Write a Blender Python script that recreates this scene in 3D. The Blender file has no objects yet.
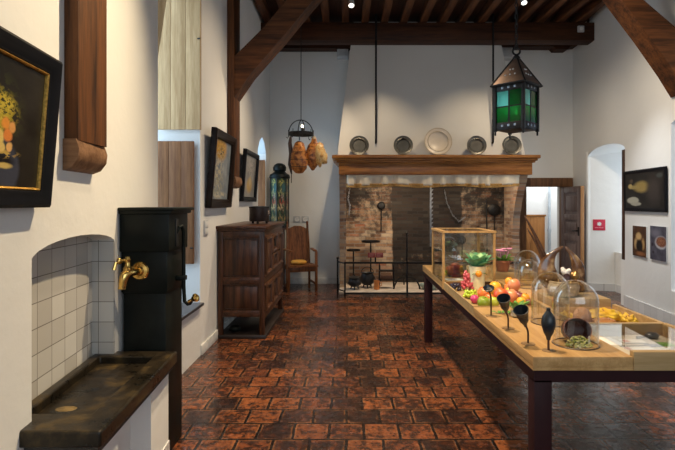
import bpy, bmesh, math, random
from mathutils import Vector, Matrix, Euler
from mathutils.geometry import tessellate_polygon
from mathutils import noise as mnoise

random.seed(7)
S = bpy.context.scene
COL = S.collection
PI = math.pi
R = math.radians

# ------------------------------------------------------------------ camera, world, lights, exposure
cam_d = bpy.data.cameras.new('camera')
cam = bpy.data.objects.new('camera', cam_d)
COL.objects.link(cam)
cam.location = (0, 0, 1.55)
cam.rotation_euler = (PI / 2, 0, 0)
cam_d.sensor_width = 36
cam_d.lens = 36 * 500 / 675
cam_d.shift_x = -10.5 / 675
cam_d.shift_y = -22 / 675
cam_d.clip_start = 0.05
S.camera = cam

S.view_settings.view_transform = 'Standard'
S.view_settings.look = 'None'
S.view_settings.gamma = 1
S.view_settings.use_curve_mapping = False
S.view_settings.exposure = 0.0
S.cycles.use_denoising = True
S.cycles.max_bounces = 10
S.cycles.transparent_max_bounces = 24
S.cycles.sample_clamp_indirect = 4.0

world = bpy.data.worlds.new('daylight')
S.world = world
world.use_nodes = True
wb = world.node_tree.nodes['Background']
wb.inputs[0].default_value = (0.80, 0.90, 1.0, 1)
wb.inputs[1].default_value = 1.0

DAY = (0.55, 0.78, 1.0)
WARM = (1.0, 0.78, 0.52)


def area(name, loc, direction, sx, sy, energy, color=DAY, spread=180):
    l = bpy.data.lights.new(name, 'AREA')
    l.shape = 'RECTANGLE'
    l.size, l.size_y = sx, sy
    l.energy = energy
    l.color = color
    l.spread = R(spread)
    o = bpy.data.objects.new(name, l)
    COL.objects.link(o)
    o.location = loc
    o.rotation_euler = Vector(direction).to_track_quat('-Z', 'Y').to_euler()
    return o


def spot(name, loc, target, energy, angle=70, blend=0.6, color=WARM, size=0.05):
    l = bpy.data.lights.new(name, 'SPOT')
    l.energy = energy
    l.color = color
    l.spot_size = R(angle)
    l.spot_blend = blend
    l.shadow_soft_size = size
    o = bpy.data.objects.new(name, l)
    COL.objects.link(o)
    o.location = loc
    o.rotation_euler = (Vector(target) - Vector(loc)).to_track_quat('-Z', 'Y').to_euler()
    return o


# daylight arriving at each window, plus an added fill behind the camera
area('daylight_window_left', (-1.98, 4.46, 2.2), (1, 0.05, -0.15), 1.1, 3.0, 34)
area('daylight_window_corner', (-1.93, 8.74, 1.8), (1, 0.1, -0.1), 0.75, 1.6, 15, (0.42, 0.70, 1.0))
area('daylight_window_niche', (4.98, 8.15, 1.62), (-1, 0.2, -0.1), 0.9, 1.6, 9, (0.75, 0.88, 1.0))
area('daylight_window_right', (4.70, 5.35, 1.9), (-1, 0, -0.15), 1.7, 2.4, 6, (0.35, 0.62, 1.0))
area('fill_behind_camera', (1.2, -1.9, 2.4), (0, 1, -0.05), 4.0, 2.6, 50, (0.74, 0.88, 1.0))  # unseen fill panel added behind the camera to lift the whole room
area('daylight_passage', (4.4, 10.6, 2.35), (0, 0.1, -1), 0.9, 1.1, 24, (0.92, 0.96, 1.0))
# ceiling spotlights and an added wall fill
spot('spot_sink', (0.35, 3.6, 4.3), (-1.3, 1.75, 1.0), 640, 74, 1.0, (1.0, 0.78, 0.48))
spot('fill_wall_right_low', (2.5, 6.0, 4.4), (4.15, 6.95, 0.7), 330, 42, 1.0, (0.92, 0.96, 1.0))  # added cool fill that brightens the lower right wall
spot('spot_floor_near', (0.0, 2.9, 4.4), (0.5, 3.4, 0), 520, 80, 0.8)
spot('spot_floor_far', (0.05, 5.1, 4.45), (0.55, 5.3, 0), 420, 80, 0.8)
spot('spot_cabinet', (0.6, 6.9, 4.4), (-1.3, 6.6, 1.4), 260, 75, 1.0)
spot('spot_pictures_left', (0.5, 5.3, 4.4), (-1.5, 5.5, 1.9), 150, 75, 1.0)
spot('spot_corner', (0.15, 7.2, 4.4), (-1.1, 9.4, 1.2), 170, 50, 1.0)
spot('spot_wall_right', (1.9, 5.2, 4.4), (4.15, 7.0, 1.3), 320, 85, 1.0, (1.0, 0.84, 0.64))
spot('spot_back_right', (2.3, 6.9, 4.4), (4.0, 9.4, 1.7), 60, 70, 1.0, (1.0, 0.84, 0.64))
spot('spot_table', (0.75, 2.1, 4.4), (1.3, 3.4, 0.85), 330, 46, 0.8, (1.0, 0.80, 0.55))
spot('spot_mantel_west', (0.30, 7.45, 4.45), (0.6, 8.6, 2.05), 120, 60, 1.0)
spot('spot_mantel_east', (2.62, 7.35, 4.45), (2.0, 8.6, 2.05), 140, 64, 1.0)
area('hood_lamp_west', (0.75, 8.72, 1.99), (0, 0.35, -1), 0.9, 0.08, 21, (1.0, 0.80, 0.56))
area('hood_lamp_east', (2.25, 8.72, 1.99), (0, 0.35, -1), 0.9, 0.08, 11, (1.0, 0.82, 0.60))



# ------------------------------------------------------------------ material helpers
class NT:
    def __init__(s, name):
        s.m = bpy.data.materials.new(name)
        s.m.use_nodes = True
        s.t = s.m.node_tree
        s.b = s.t.nodes['Principled BSDF']
        s.out = s.t.nodes['Material Output']

    def n(s, typ, **kw):
        o = s.t.nodes.new(typ)
        for k, v in kw.items():
            if k.startswith('i_'):
                key = k[2:]
                key = int(key) if key.isdigit() else key
                o.inputs[key].default_value = v
            else:
                setattr(o, k, v)
        return o

    def l(s, a, b):
        s.t.links.new(a, b)

    def mix(s, fac, a, b, mode='MIX'):
        o = s.t.nodes.new('ShaderNodeMix')
        o.data_type = 'RGBA'
        o.blend_type = mode
        for val, idx in ((fac, 0), (a, 6), (b, 7)):
            if hasattr(val, 'is_linked'):
                s.l(val, o.inputs[idx])
            elif idx == 0:
                o.inputs[0].default_value = val
            else:
                o.inputs[idx].default_value = (*val[:3], 1)
        return o.outputs[2]

    def math(s, op, a, b=0.0, c=None):
        o = s.t.nodes.new('ShaderNodeMath')
        o.operation = op
        for i, val in enumerate((a, b, c)):
            if val is None:
                continue
            if hasattr(val, 'is_linked'):
                s.l(val, o.inputs[i])
            else:
                o.inputs[i].default_value = val
        return o.outputs[0]

    def ramp(s, fac, stops):
        o = s.t.nodes.new('ShaderNodeValToRGB')
        e = o.color_ramp.elements
        while len(e) < len(stops):
            e.new(0.5)
        for k, (p, c) in enumerate(stops):
            e[k].position = p
            e[k].color = (*c, 1) if len(c) == 3 else c
        s.l(fac, o.inputs[0])
        return o.outputs[0]

    def coord(s, scale=(1, 1, 1), kind='Object', loc=(0, 0, 0)):
        tc = s.n('ShaderNodeTexCoord')
        mp = s.n('ShaderNodeMapping')
        mp.inputs['Scale'].default_value = scale
        mp.inputs['Location'].default_value = loc
        s.l(tc.outputs[kind], mp.inputs[0])
        return mp.outputs[0]

    def noise(s, vec, scale, detail=4, rough=0.55, out=0):
        o = s.n('ShaderNodeTexNoise')
        o.inputs['Scale'].default_value = scale
        o.inputs['Detail'].default_value = detail
        o.inputs['Roughness'].default_value = rough
        s.l(vec, o.inputs['Vector'])
        return o.outputs[out]

    def bump(s, h, strength=0.3, dist=0.01, prev=None):
        o = s.n('ShaderNodeBump')
        o.inputs['Strength'].default_value = strength
        o.inputs['Distance'].default_value = dist
        s.l(h, o.inputs['Height'])
        if prev is not None:
            s.l(prev, o.inputs['Normal'])
        s.l(o.outputs[0], s.b.inputs['Normal'])
        return o.outputs[0]

    def base(s, c):
        if hasattr(c, 'is_linked'):
            s.l(c, s.b.inputs['Base Color'])
        else:
            s.b.inputs['Base Color'].default_value = (*c[:3], 1)

    def rough(s, v):
        if hasattr(v, 'is_linked'):
            s.l(v, s.b.inputs['Roughness'])
        else:
            s.b.inputs['Roughness'].default_value = v


def plain(name, c, rough=0.5, metal=0.0, var=0.15, scale=12, bump=0.0, coat=0.0, sss=0.0, spec=0.5):
    t = NT(name)
    v = t.coord()
    n = t.noise(v, scale, 5)
    lo = tuple(x * (1 - var) for x in c)
    hi = tuple(min(1, x * (1 + var)) for x in c)
    t.base(t.ramp(n, [(0.3, lo), (0.7, hi)]))
    t.rough(rough)
    t.b.inputs['Metallic'].default_value = metal
    t.b.inputs['Specular IOR Level'].default_value = spec
    t.b.inputs['Coat Weight'].default_value = coat
    if sss:
        t.b.inputs['Subsurface Weight'].default_value = sss
        t.b.inputs['Subsurface Radius'].default_value = (0.02, 0.01, 0.005)
    if bump:
        t.bump(t.noise(v, scale * 2.5, 6), bump, 0.01)
    return t.m


def wood(name, dark, light, axis='Z', scale=6.0, rough=0.5, bump=0.15, spec=0.25, coat=0.0):
    t = NT(name)
    sc = [1, 1, 1]
    sc['XYZ'.index(axis)] = 0.07
    v = t.coord(tuple(s * scale for s in sc))
    n1 = t.noise(v, 2.2, 8, 0.65)
    n2 = t.noise(v, 11, 4, 0.6)
    f = t.math('ADD', t.math('MULTIPLY', n1, 0.7), t.math('MULTIPLY', n2, 0.3))
    mid = tuple((a + b) / 2 for a, b in zip(dark, light))
    c = t.ramp(f, [(0.40, dark), (0.5, mid), (0.60, light)])
    big = t.noise(t.coord((1, 1, 1)), 1.7, 3)
    c = t.mix(t.math('MULTIPLY', big, 0.45), c, tuple(x * 0.75 for x in dark))
    t.base(c)
    t.rough(rough)
    t.b.inputs['Coat Weight'].default_value = coat
    t.b.inputs['Coat Roughness'].default_value = 0.25
    t.b.inputs['Specular IOR Level'].default_value = spec
    t.bump(f, bump, 0.01)
    return t.m


def plaster(name, c=(0.80, 0.79, 0.76), bump=0.25):
    t = NT(name)
    v = t.coord()
    n = t.noise(v, 1.1, 5)
    n2 = t.noise(v, 7, 6)
    col = t.ramp(n, [(0.3, tuple(x * 0.94 for x in c)), (0.7, c)])
    t.base(col)
    t.rough(0.85)
    t.bump(t.math('ADD', n, t.math('MULTIPLY', n2, 0.25)), bump, 0.06)
    return t.m


def thin_glass(name, tint=(1, 1, 1), gloss=(1, 1, 1), ior=1.45, extra=0.0, rough=0.0):
    t = NT(name)
    t.t.nodes.remove(t.b)
    tr = t.n('ShaderNodeBsdfTransparent')
    tr.inputs[0].default_value = (*tint, 1)
    gl = t.n('ShaderNodeBsdfGlossy')
    gl.inputs['Color'].default_value = (*gloss, 1)
    gl.inputs['Roughness'].default_value = rough
    fr = t.n('ShaderNodeLayerWeight')
    fr.inputs[0].default_value = 0.5
    mx = t.n('ShaderNodeMixShader')
    t.l(t.math('ADD', t.math('MULTIPLY', t.math('POWER', fr.outputs['Facing'], 2.6), 0.62), 0.045 + extra), mx.inputs[0])
    t.l(tr.outputs[0], mx.inputs[1])
    t.l(gl.outputs[0], mx.inputs[2])
    t.l(mx.outputs[0], t.out.inputs[0])
    return t.m


def emit(name, c, s):
    t = NT(name)
    t.base((0.8, 0.8, 0.8))
    t.b.inputs['Emission Color'].default_value = (*c, 1)
    t.b.inputs['Emission Strength'].default_value = s
    return t.m


def painting(name, bg_lo, bg_hi, blobs, rough=0.3, coat=0.3, wob=0.05):
    """blobs: (u, v, ru, rv, colour, softness, speckle)"""
    t = NT(name)
    tc = t.n('ShaderNodeTexCoord')
    uv = tc.outputs['UV']
    nz = t.noise(uv, 9, 5, 0.6, out=1)
    vm = t.n('ShaderNodeVectorMath', operation='MULTIPLY_ADD')
    t.l(nz, vm.inputs[0])
    vm.inputs[1].default_value = (wob, wob, 0)
    t.l(uv, vm.inputs[2])
    sub = t.n('ShaderNodeVectorMath', operation='SUBTRACT')
    t.l(vm.outputs[0], sub.inputs[0])
    sub.inputs[1].default_value = (wob * .5, wob * .5, 0)
    w = sub.outputs[0]
    n = t.noise(uv, 3, 6)
    fine = t.noise(uv, 40, 3)
    c = t.ramp(n, [(0.35, bg_lo), (0.65, bg_hi)])
    for (u, v, ru, rv, col, soft, spk) in blobs:
        d = t.n('ShaderNodeVectorMath', operation='SUBTRACT')
        t.l(w, d.inputs[0])
        d.inputs[1].default_value = (u, v, 0)
        m = t.n('ShaderNodeVectorMath', operation='MULTIPLY')
        t.l(d.outputs[0], m.inputs[0])
        m.inputs[1].default_value = (1 / ru, 1 / rv, 0)
        ln = t.n('ShaderNodeVectorMath', operation='LENGTH')
        t.l(m.outputs[0], ln.inputs[0])
        mr = t.n('ShaderNodeMapRange')
        t.l(ln.outputs['Value'], mr.inputs[0])
        mr.inputs[1].default_value = 1 + soft
        mr.inputs[2].default_value = 1 - soft
        mr.clamp = True
        f = mr.outputs[0]
        if spk:
            f = t.math('MULTIPLY', f, t.math('GREATER_THAN', t.noise(uv, spk, 3), 0.5))
        c = t.mix(f, c, col)
    c = t.mix(0.25, c, t.mix(1.0, c, t.ramp(fine, [(0.3, (0.5, 0.5, 0.5)), (0.7, (1, 1, 1))]), 'MULTIPLY'))
    t.base(c)
    t.rough(rough)
    t.b.inputs['Specular IOR Level'].default_value = 0.15
    t.b.inputs['Coat Weight'].default_value = coat * 0.2
    t.b.inputs['Coat Roughness'].default_value = 0.08
    return t.m


# ------------------------------------------------------------------ mesh helpers
class MB:
    def __init__(s):
        s.bm = bmesh.new()

    def _tf(s, vs, M):
        if M is not None:
            for v in vs:
                v.co = M @ v.co

    def box(s, x0, x1, y0, y1, z0, z1, bev=0.0, M=None, seg=2):
        r = bmesh.ops.create_cube(s.bm, size=1)
        vs = r['verts']
        for v in vs:
            v.co = Vector(((x0 + x1) / 2 + v.co.x * (x1 - x0), (y0 + y1) / 2 + v.co.y * (y1 - y0), (z0 + z1) / 2 + v.co.z * (z1 - z0)))
        if bev > 0:
            es = list({e for v in vs for e in v.link_edges})
            rr = bmesh.ops.bevel(s.bm, geom=es, offset=bev, segments=seg, affect='EDGES', profile=0.5)
            vs = list({v for f in rr['faces'] for v in f.verts} | {v for v in vs if v.is_valid})
        s._tf(vs, M)
        return s

    def tube(s, pts, r, seg=10, closed=False, M=None, flat=1.0):
        pts = [Vector(p) for p in pts]
        n = len(pts)
        rs = r if isinstance(r, (list, tuple)) else [r] * n
        tang = []
        for i in range(n):
            if closed:
                d = pts[(i + 1) % n] - pts[i - 1]
            else:
                d = pts[min(i + 1, n - 1)] - pts[max(i - 1, 0)]
            tang.append(d.normalized())
        up = Vector((0, 0, 1))
        if abs(tang[0].dot(up)) > 0.9:
            up = Vector((1, 0, 0))
        a = (up - tang[0] * up.dot(tang[0])).normalized()
        rings = []
        for i in range(n):
            a = (a - tang[i] * a.dot(tang[i]))
            if a.length < 1e-5:
                a = tang[i].orthogonal()
            a.normalize()
            b = tang[i].cross(a)
            ring = []
            for k in range(seg):
                t = 2 * PI * k / seg
                co = pts[i] + a * (rs[i] * math.cos(t)) + b * (rs[i] * flat * math.sin(t))
                ring.append(s.bm.verts.new(M @ co if M is not None else co))
            rings.append(ring)
        m = n if closed else n - 1
        for i in range(m):
            A, B = rings[i], rings[(i + 1) % n]
            for k in range(seg):
                s.bm.faces.new((A[k], A[(k + 1) % seg], B[(k + 1) % seg], B[k]))
        if not closed:
            s.bm.faces.new(rings[0][::-1])
            s.bm.faces.new(rings[-1])
        return s

    def lathe(s, prof, c=(0, 0, 0), seg=24, M=None, wob=None, closed=False):
        """prof: (r, z) list turned about Z at c"""
        rings = []
        for (r, z) in prof:
            if r < 1e-6:
                co = Vector((c[0], c[1], c[2] + z))
                rings.append([s.bm.verts.new(M @ co if M is not None else co)])
            else:
                ring = []
                for k in range(seg):
                    t = 2 * PI * k / seg
                    rr = r * (wob(t, z) if wob else 1)
                    co = Vector((c[0] + rr * math.cos(t), c[1] + rr * math.sin(t), c[2] + z))
                    ring.append(s.bm.verts.new(M @ co if M is not None else co))
                rings.append(ring)
        prs = list(zip(rings, rings[1:]))
        if closed:
            prs.append((rings[-1], rings[0]))
        for A, B in prs:
            if len(A) == 1 and len(B) == 1:
                continue
            for k in range(seg):
                k2 = (k + 1) % seg
                if len(A) == 1:
                    s.bm.faces.new((A[0], B[k2], B[k]))
                elif len(B) == 1:
                    s.bm.faces.new((A[k], A[k2], B[0]))
                else:
                    s.bm.faces.new((A[k], A[k2], B[k2], B[k]))
        return s

    def ball(s, c, r, seg=16, rings=10, M=None, nz=0.0, nsc=3.0, seed=0.0):
        r = r if isinstance(r, (list, tuple)) else (r, r, r)
        out = []
        for i in range(rings + 1):
            ph = PI * i / rings
            if i in (0, rings):
                co = Vector((0, 0, math.cos(ph)))
                out.append([co])
            else:
                out.append([Vector((math.sin(ph) * math.cos(2 * PI * k / seg), math.sin(ph) * math.sin(2 * PI * k / seg), math.cos(ph))) for k in range(seg)])
        vv = []
        for ring in out:
            row = []
            for d in ring:
                f = 1.0
                if nz:
                    f += nz * mnoise.noise(d * nsc + Vector((seed, seed * 1.7, 0)))
                co = Vector((c[0] + d.x * r[0] * f, c[1] + d.y * r[1] * f, c[2] + d.z * r[2] * f))
                row.append(s.bm.verts.new(M @ co if M is not None else co))
            vv.append(row)
        for A, B in zip(vv, vv[1:]):
            for k in range(seg):
                k2 = (k + 1) % seg
                if len(A) == 1:
                    s.bm.faces.new((A[0], B[k], B[k2]))
                elif len(B) == 1:
                    s.bm.faces.new((A[k], B[0], A[k2]))
                else:
                    s.bm.faces.new((A[k], B[k], B[k2], A[k2]))
        return s

    def prism(s, poly, f0, f1, M=None):
        """poly of 2D points; f0(u,v) and f1(u,v) map to the two end faces"""
        a = [s.bm.verts.new(M @ Vector(f0(*p)) if M is not None else Vector(f0(*p))) for p in poly]
        b = [s.bm.verts.new(M @ Vector(f1(*p)) if M is not None else Vector(f1(*p))) for p in poly]
        n = len(poly)
        s.bm.faces.new(a)
        s.bm.faces.new(b[::-1])
        for i in range(n):
            s.bm.faces.new((a[i], b[i], b[(i + 1) % n], a[(i + 1) % n]))
        return s

    def panel(s, outer, holes, fm, w0, w1):
        """a slab with holes; fm(u, v, w) -> xyz"""
        loops = [outer] + holes
        tris = tessellate_polygon([[Vector((p[0], p[1], 0)) for p in lp] for lp in loops])
        flat = [p for lp in loops for p in lp]
        A = [s.bm.verts.new(fm(p[0], p[1], w0)) for p in flat]
        B = [s.bm.verts.new(fm(p[0], p[1], w1)) for p in flat]
        for t in tris:
            try:
                s.bm.faces.new([A[i] for i in t])
                s.bm.faces.new([B[i] for i in reversed(t)])
            except ValueError:
                pass
        k = 0
        for lp in loops:
            n = len(lp)
            for i in range(n):
                j = (i + 1) % n
                s.bm.faces.new((A[k + i], B[k + i], B[k + j], A[k + j]))
            k += n
        return s

    def ring(s, W, H, prof, M=None):
        """mitred rectangular frame in local XZ, centred; prof: (inset, y) closed loop"""
        loops = []
        for (d, y) in prof:
            w, h = W / 2 - d, H / 2 - d
            lp = [Vector((-w, y, -h)), Vector((w, y, -h)), Vector((w, y, h)), Vector((-w, y, h))]
            loops.append([s.bm.verts.new(M @ p if M is not None else p) for p in lp])
        n = len(loops)
        for i in range(n):
            A, B = loops[i], loops[(i + 1) % n]
            for k in range(4):
                s.bm.faces.new((A[k], A[(k + 1) % 4], B[(k + 1) % 4], B[k]))
        return s

    def quad(s, a, b, c, d, uv=False):
        vs = [s.bm.verts.new(Vector(p)) for p in (a, b, c, d)]
        f = s.bm.faces.new(vs)
        if uv:
            lay = s.bm.loops.layers.uv.verify()
            for lp, q in zip(f.loops, ((0, 0), (1, 0), (1, 1), (0, 1))):
                lp[lay].uv = q
        return s

    def build(s, name, mat, parent=None, at=None, world=False, angle=35, kind=None, label=None):
        bm = s.bm
        bmesh.ops.recalc_face_normals(bm, faces=bm.faces[:])
        off = Vector((0, 0, 0))
        if parent is not None and world:
            p = parent
            while p is not None:
                off += Vector(p.location)
                p = p.parent
        elif at is not None:
            off = Vector(at)
        if off.length:
            for v in bm.verts:
                v.co -= off
        me = bpy.data.meshes.new(name)
        bm.to_mesh(me)
        bm.free()
        for p in me.polygons:
            p.use_smooth = True
        me.set_sharp_from_angle(angle=R(angle))
        me.materials.append(mat)
        o = bpy.data.objects.new(name, me)
        COL.objects.link(o)
        if parent is not None:
            o.parent = parent
        elif at is not None:
            o.location = at
        if kind:
            o['kind'] = kind
        if label:
            o['label'] = label
        return o


def tag(o, label, cat, group=None, kind=None):
    o['label'] = label
    o['category'] = cat
    if group:
        o['group'] = group
    if kind:
        o['kind'] = kind
    return o


def thing(name, label, cat, loc=(0, 0, 0), rot=(0, 0, 0), group=None, kind=None):
    o = bpy.data.objects.new(name, None)
    o.empty_display_size = 0.05
    COL.objects.link(o)
    o.location = loc
    o.rotation_euler = rot
    return tag(o, label, cat, group, kind)


def dup(root, loc, rot=None, label=None, scale=None):
    r = root.copy()
    COL.objects.link(r)
    r.location = loc
    if rot is not None:
        r.rotation_euler = rot
    if scale is not None:
        r.scale = (scale,) * 3
    if label:
        r['label'] = label
    for ch in list(root.children):
        c = ch.copy()
        COL.objects.link(c)
        c.parent = r
        for g in ch.children:
            d = g.copy()
            COL.objects.link(d)
            d.parent = c
    return r


def struct(o):
    o['kind'] = 'structure'
    return o


def arc(cx, cy, r, a0, a1, n, ry=None):
    ry = r if ry is None else ry
    return [(cx + r * math.cos(R(a0 + (a1 - a0) * i / n)), cy + ry * math.sin(R(a0 + (a1 - a0) * i / n))) for i in range(n + 1)]


def MT(x, y, z, rx=0, ry=0, rz=0):
    return Matrix.Translation((x, y, z)) @ Euler((R(rx), R(ry), R(rz))).to_matrix().to_4x4()


# ------------------------------------------------------------------ materials
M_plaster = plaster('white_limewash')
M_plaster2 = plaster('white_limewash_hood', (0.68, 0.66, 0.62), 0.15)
M_timber = wood('brown_timber', (0.022, 0.007, 0.002), (0.165, 0.058, 0.015), 'Z', 5, 0.55, 0.3)
M_timber_x = wood('brown_beam', (0.022, 0.007, 0.003), (0.095, 0.032, 0.010), 'X', 5, 0.6, 0.25)
M_timber_y = wood('brown_joist', (0.045, 0.015, 0.006), (0.20, 0.075, 0.025), 'Y', 5, 0.55, 0.2)
M_board = wood('ceiling_boarding', (0.030, 0.012, 0.007), (0.075, 0.032, 0.016), 'Y', 5, 0.6, 0.2)
M_corbel = wood('pale_corbel_wood', (0.15, 0.070, 0.032), (0.33, 0.18, 0.095), 'X', 8, 0.6, 0.2)
M_shut_pale = wood('pale_shutter_wood', (0.36, 0.215, 0.095), (0.56, 0.37, 0.19), 'Z', 9, 0.6, 0.2)
M_shut_brown = wood('brown_shutter_wood', (0.14, 0.054, 0.019), (0.30, 0.135, 0.052), 'Z', 9, 0.6, 0.2)
M_oakdark = wood('dark_oak', (0.022, 0.007, 0.003), (0.115, 0.040, 0.015), 'Z', 9, 0.35, 0.12, coat=0.2)
M_oakdark_x = wood('dark_oak_across', (0.022, 0.007, 0.003), (0.115, 0.040, 0.015), 'Y', 9, 0.35, 0.12, coat=0.2)
M_mantel = wood('mantel_oak', (0.17, 0.056, 0.010), (0.50, 0.215, 0.052), 'X', 8, 0.35, 0.12, coat=0.2)
M_chair = wood('chair_wood', (0.075, 0.024, 0.007), (0.26, 0.095, 0.030), 'Z', 9, 0.4, 0.1)
M_oak = wood('light_oak', (0.42, 0.235, 0.085), (0.62, 0.385, 0.165), 'Y', 9, 0.4, 0.05)
M_oak_x = wood('light_oak_across', (0.36, 0.235, 0.10), (0.52, 0.36, 0.18), 'X', 9, 0.4, 0.05)
M_maroon = plain('maroon_steel', (0.026, 0.007, 0.008), 0.5, 0, 0.15, spec=0.2)
M_black = plain('black_paint', (0.006, 0.008, 0.007), 0.4, 0, 0.3, spec=0.14)
M_iron = plain('black_iron', (0.016, 0.015, 0.015), 0.5, 0.6, 0.4, 25, 0.1)
M_pot = plain('dull_black_cast_iron', (0.02, 0.02, 0.021), 0.45, 0.4, 0.4, 25, 0.1)
M_greyiron = plain('grey_iron', (0.22, 0.23, 0.25), 0.45, 0.7, 0.3)
M_brass = plain('polished_brass', (0.83, 0.55, 0.17), 0.22, 1.0, 0.1)
M_pewter = plain('dark_pewter', (0.12, 0.115, 0.10), 0.45, 0.6, 0.25, 8)
M_pewter_rim = plain('worn_pewter_rim', (0.13, 0.12, 0.10), 0.42, 0.7)
M_cream_rim = plain('cream_rim_shade', (0.52, 0.42, 0.30), 0.4)
M_cream = plain('cream_glazed_earthenware', (0.70, 0.60, 0.48), 0.35, 0, 0.08, 6)
M_whiteplastic = plain('white_plastic', (0.75, 0.75, 0.73), 0.4, 0, 0.03)
M_greyplastic = plain('pale_grey_plastic', (0.52, 0.53, 0.54), 0.4, 0, 0.03)
M_rubber = plain('black_rubber', (0.010, 0.015, 0.021), 0.32, 0, 0.2, 20)
M_gold = plain('gilt_moulding', (0.55, 0.32, 0.07), 0.35, 0.8, 0.5, 60, 0.3)
M_frame = plain('black_frame_lacquer', (0.005, 0.005, 0.007), 0.4, 0, 0.3, spec=0.12)
M_frame2 = plain('dark_brown_frame', (0.012, 0.006, 0.004), 0.4, 0, 0.3, spec=0.12)
M_glass = thin_glass('clear_glass', (0.985, 0.99, 0.99), ior=1.38)
M_dome = thin_glass('dome_glass', (0.945, 0.95, 0.94), ior=1.45, extra=0.015)
M_pane = thin_glass('window_glass', (0.95, 0.98, 1.0))
M_bulb = emit('lit_bulb', (1, 0.8, 0.5), 12)
M_spotlens = emit('lit_spot_lens', (1, 0.93, 0.8), 4)
M_floorstone = plain('hearth_stone', (0.48, 0.40, 0.33), 0.7, 0, 0.25, 6, 0.2)
M_tilebase = None


def floor_mat():
    t = NT('worn_glazed_floor_tiles')
    v = t.coord()
    nz = t.noise(v, 5, 4, 0.6, out=1)
    vm = t.n('ShaderNodeVectorMath', operation='MULTIPLY_ADD')
    t.l(nz, vm.inputs[0])
    vm.inputs[1].default_value = (0.022, 0.022, 0)
    t.l(v, vm.inputs[2])
    w = vm.outputs[0]

    def brick(ms, sm):
        b = t.n('ShaderNodeTexBrick', offset=0.5, squash=1.0)
        t.l(w, b.inputs['Vector'])
        b.inputs['Scale'].default_value = 1
        b.inputs['Brick Width'].default_value = 0.238
        b.inputs['Row Height'].default_value = 0.235
        b.inputs['Mortar Size'].default_value = ms
        b.inputs['Mortar Smooth'].default_value = sm
        b.inputs['Color1'].default_value = (0, 0, 0, 1)
        b.inputs['Color2'].default_value = (1, 1, 1, 1)
        b.inputs['Mortar'].default_value = (0.5, 0.5, 0.5, 1)
        return b
    b1 = brick(0.011, 0.35)
    b2 = brick(0.030, 1.0)
    per = b1.outputs['Color']
    base = t.ramp(per, [(0.0, (0.050, 0.019, 0.012)), (0.25, (0.12, 0.038, 0.018)), (0.5, (0.21, 0.062, 0.024)),
                        (0.75, (0.30, 0.092, 0.030)), (1.0, (0.14, 0.045, 0.020))])
    # dark glaze remaining in blotches, denser on some tiles and in some parts of the floor
    n1 = t.noise(v, 17, 9, 0.72)
    n0 = t.noise(v, 0.75, 3)
    n2 = t.noise(v, 3.2, 4)
    n3 = t.math('ADD', t.math('MULTIPLY', n1, 1.0), t.math('MULTIPLY', n0, 0.45))
    n3 = t.math('ADD', n3, t.math('MULTIPLY', n2, 0.25))
    n3 = t.math('SUBTRACT', n3, t.math('MULTIPLY', per, 0.09))
    dark = t.ramp(n3, [(0.70, (0, 0, 0)), (0.85, (1, 1, 1))])
    base = t.mix(t.math('MULTIPLY', dark, 0.92), base, (0.016, 0.010, 0.009))
    # worn orange rims
    rim = t.math('MULTIPLY', b2.outputs['Fac'], t.ramp(t.noise(v, 7, 5), [(0.42, (0, 0, 0)), (0.62, (1, 1, 1))]))
    base = t.mix(t.math('MULTIPLY', rim, 0.85), base, (0.42, 0.165, 0.060))
    base = t.mix(b1.outputs['Fac'], base, (0.010, 0.007, 0.006))
    t.base(base)
    r = t.noise(v, 14, 5)
    t.rough(t.ramp(r, [(0.3, (0.13,) * 3), (0.7, (0.36,) * 3)]))
    hgt = t.math('SUBTRACT', t.math('MULTIPLY', t.noise(v, 4.5, 5), 0.8), b1.outputs['Fac'])
    t.bump(hgt, 0.7, 0.014)
    return t.m


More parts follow.
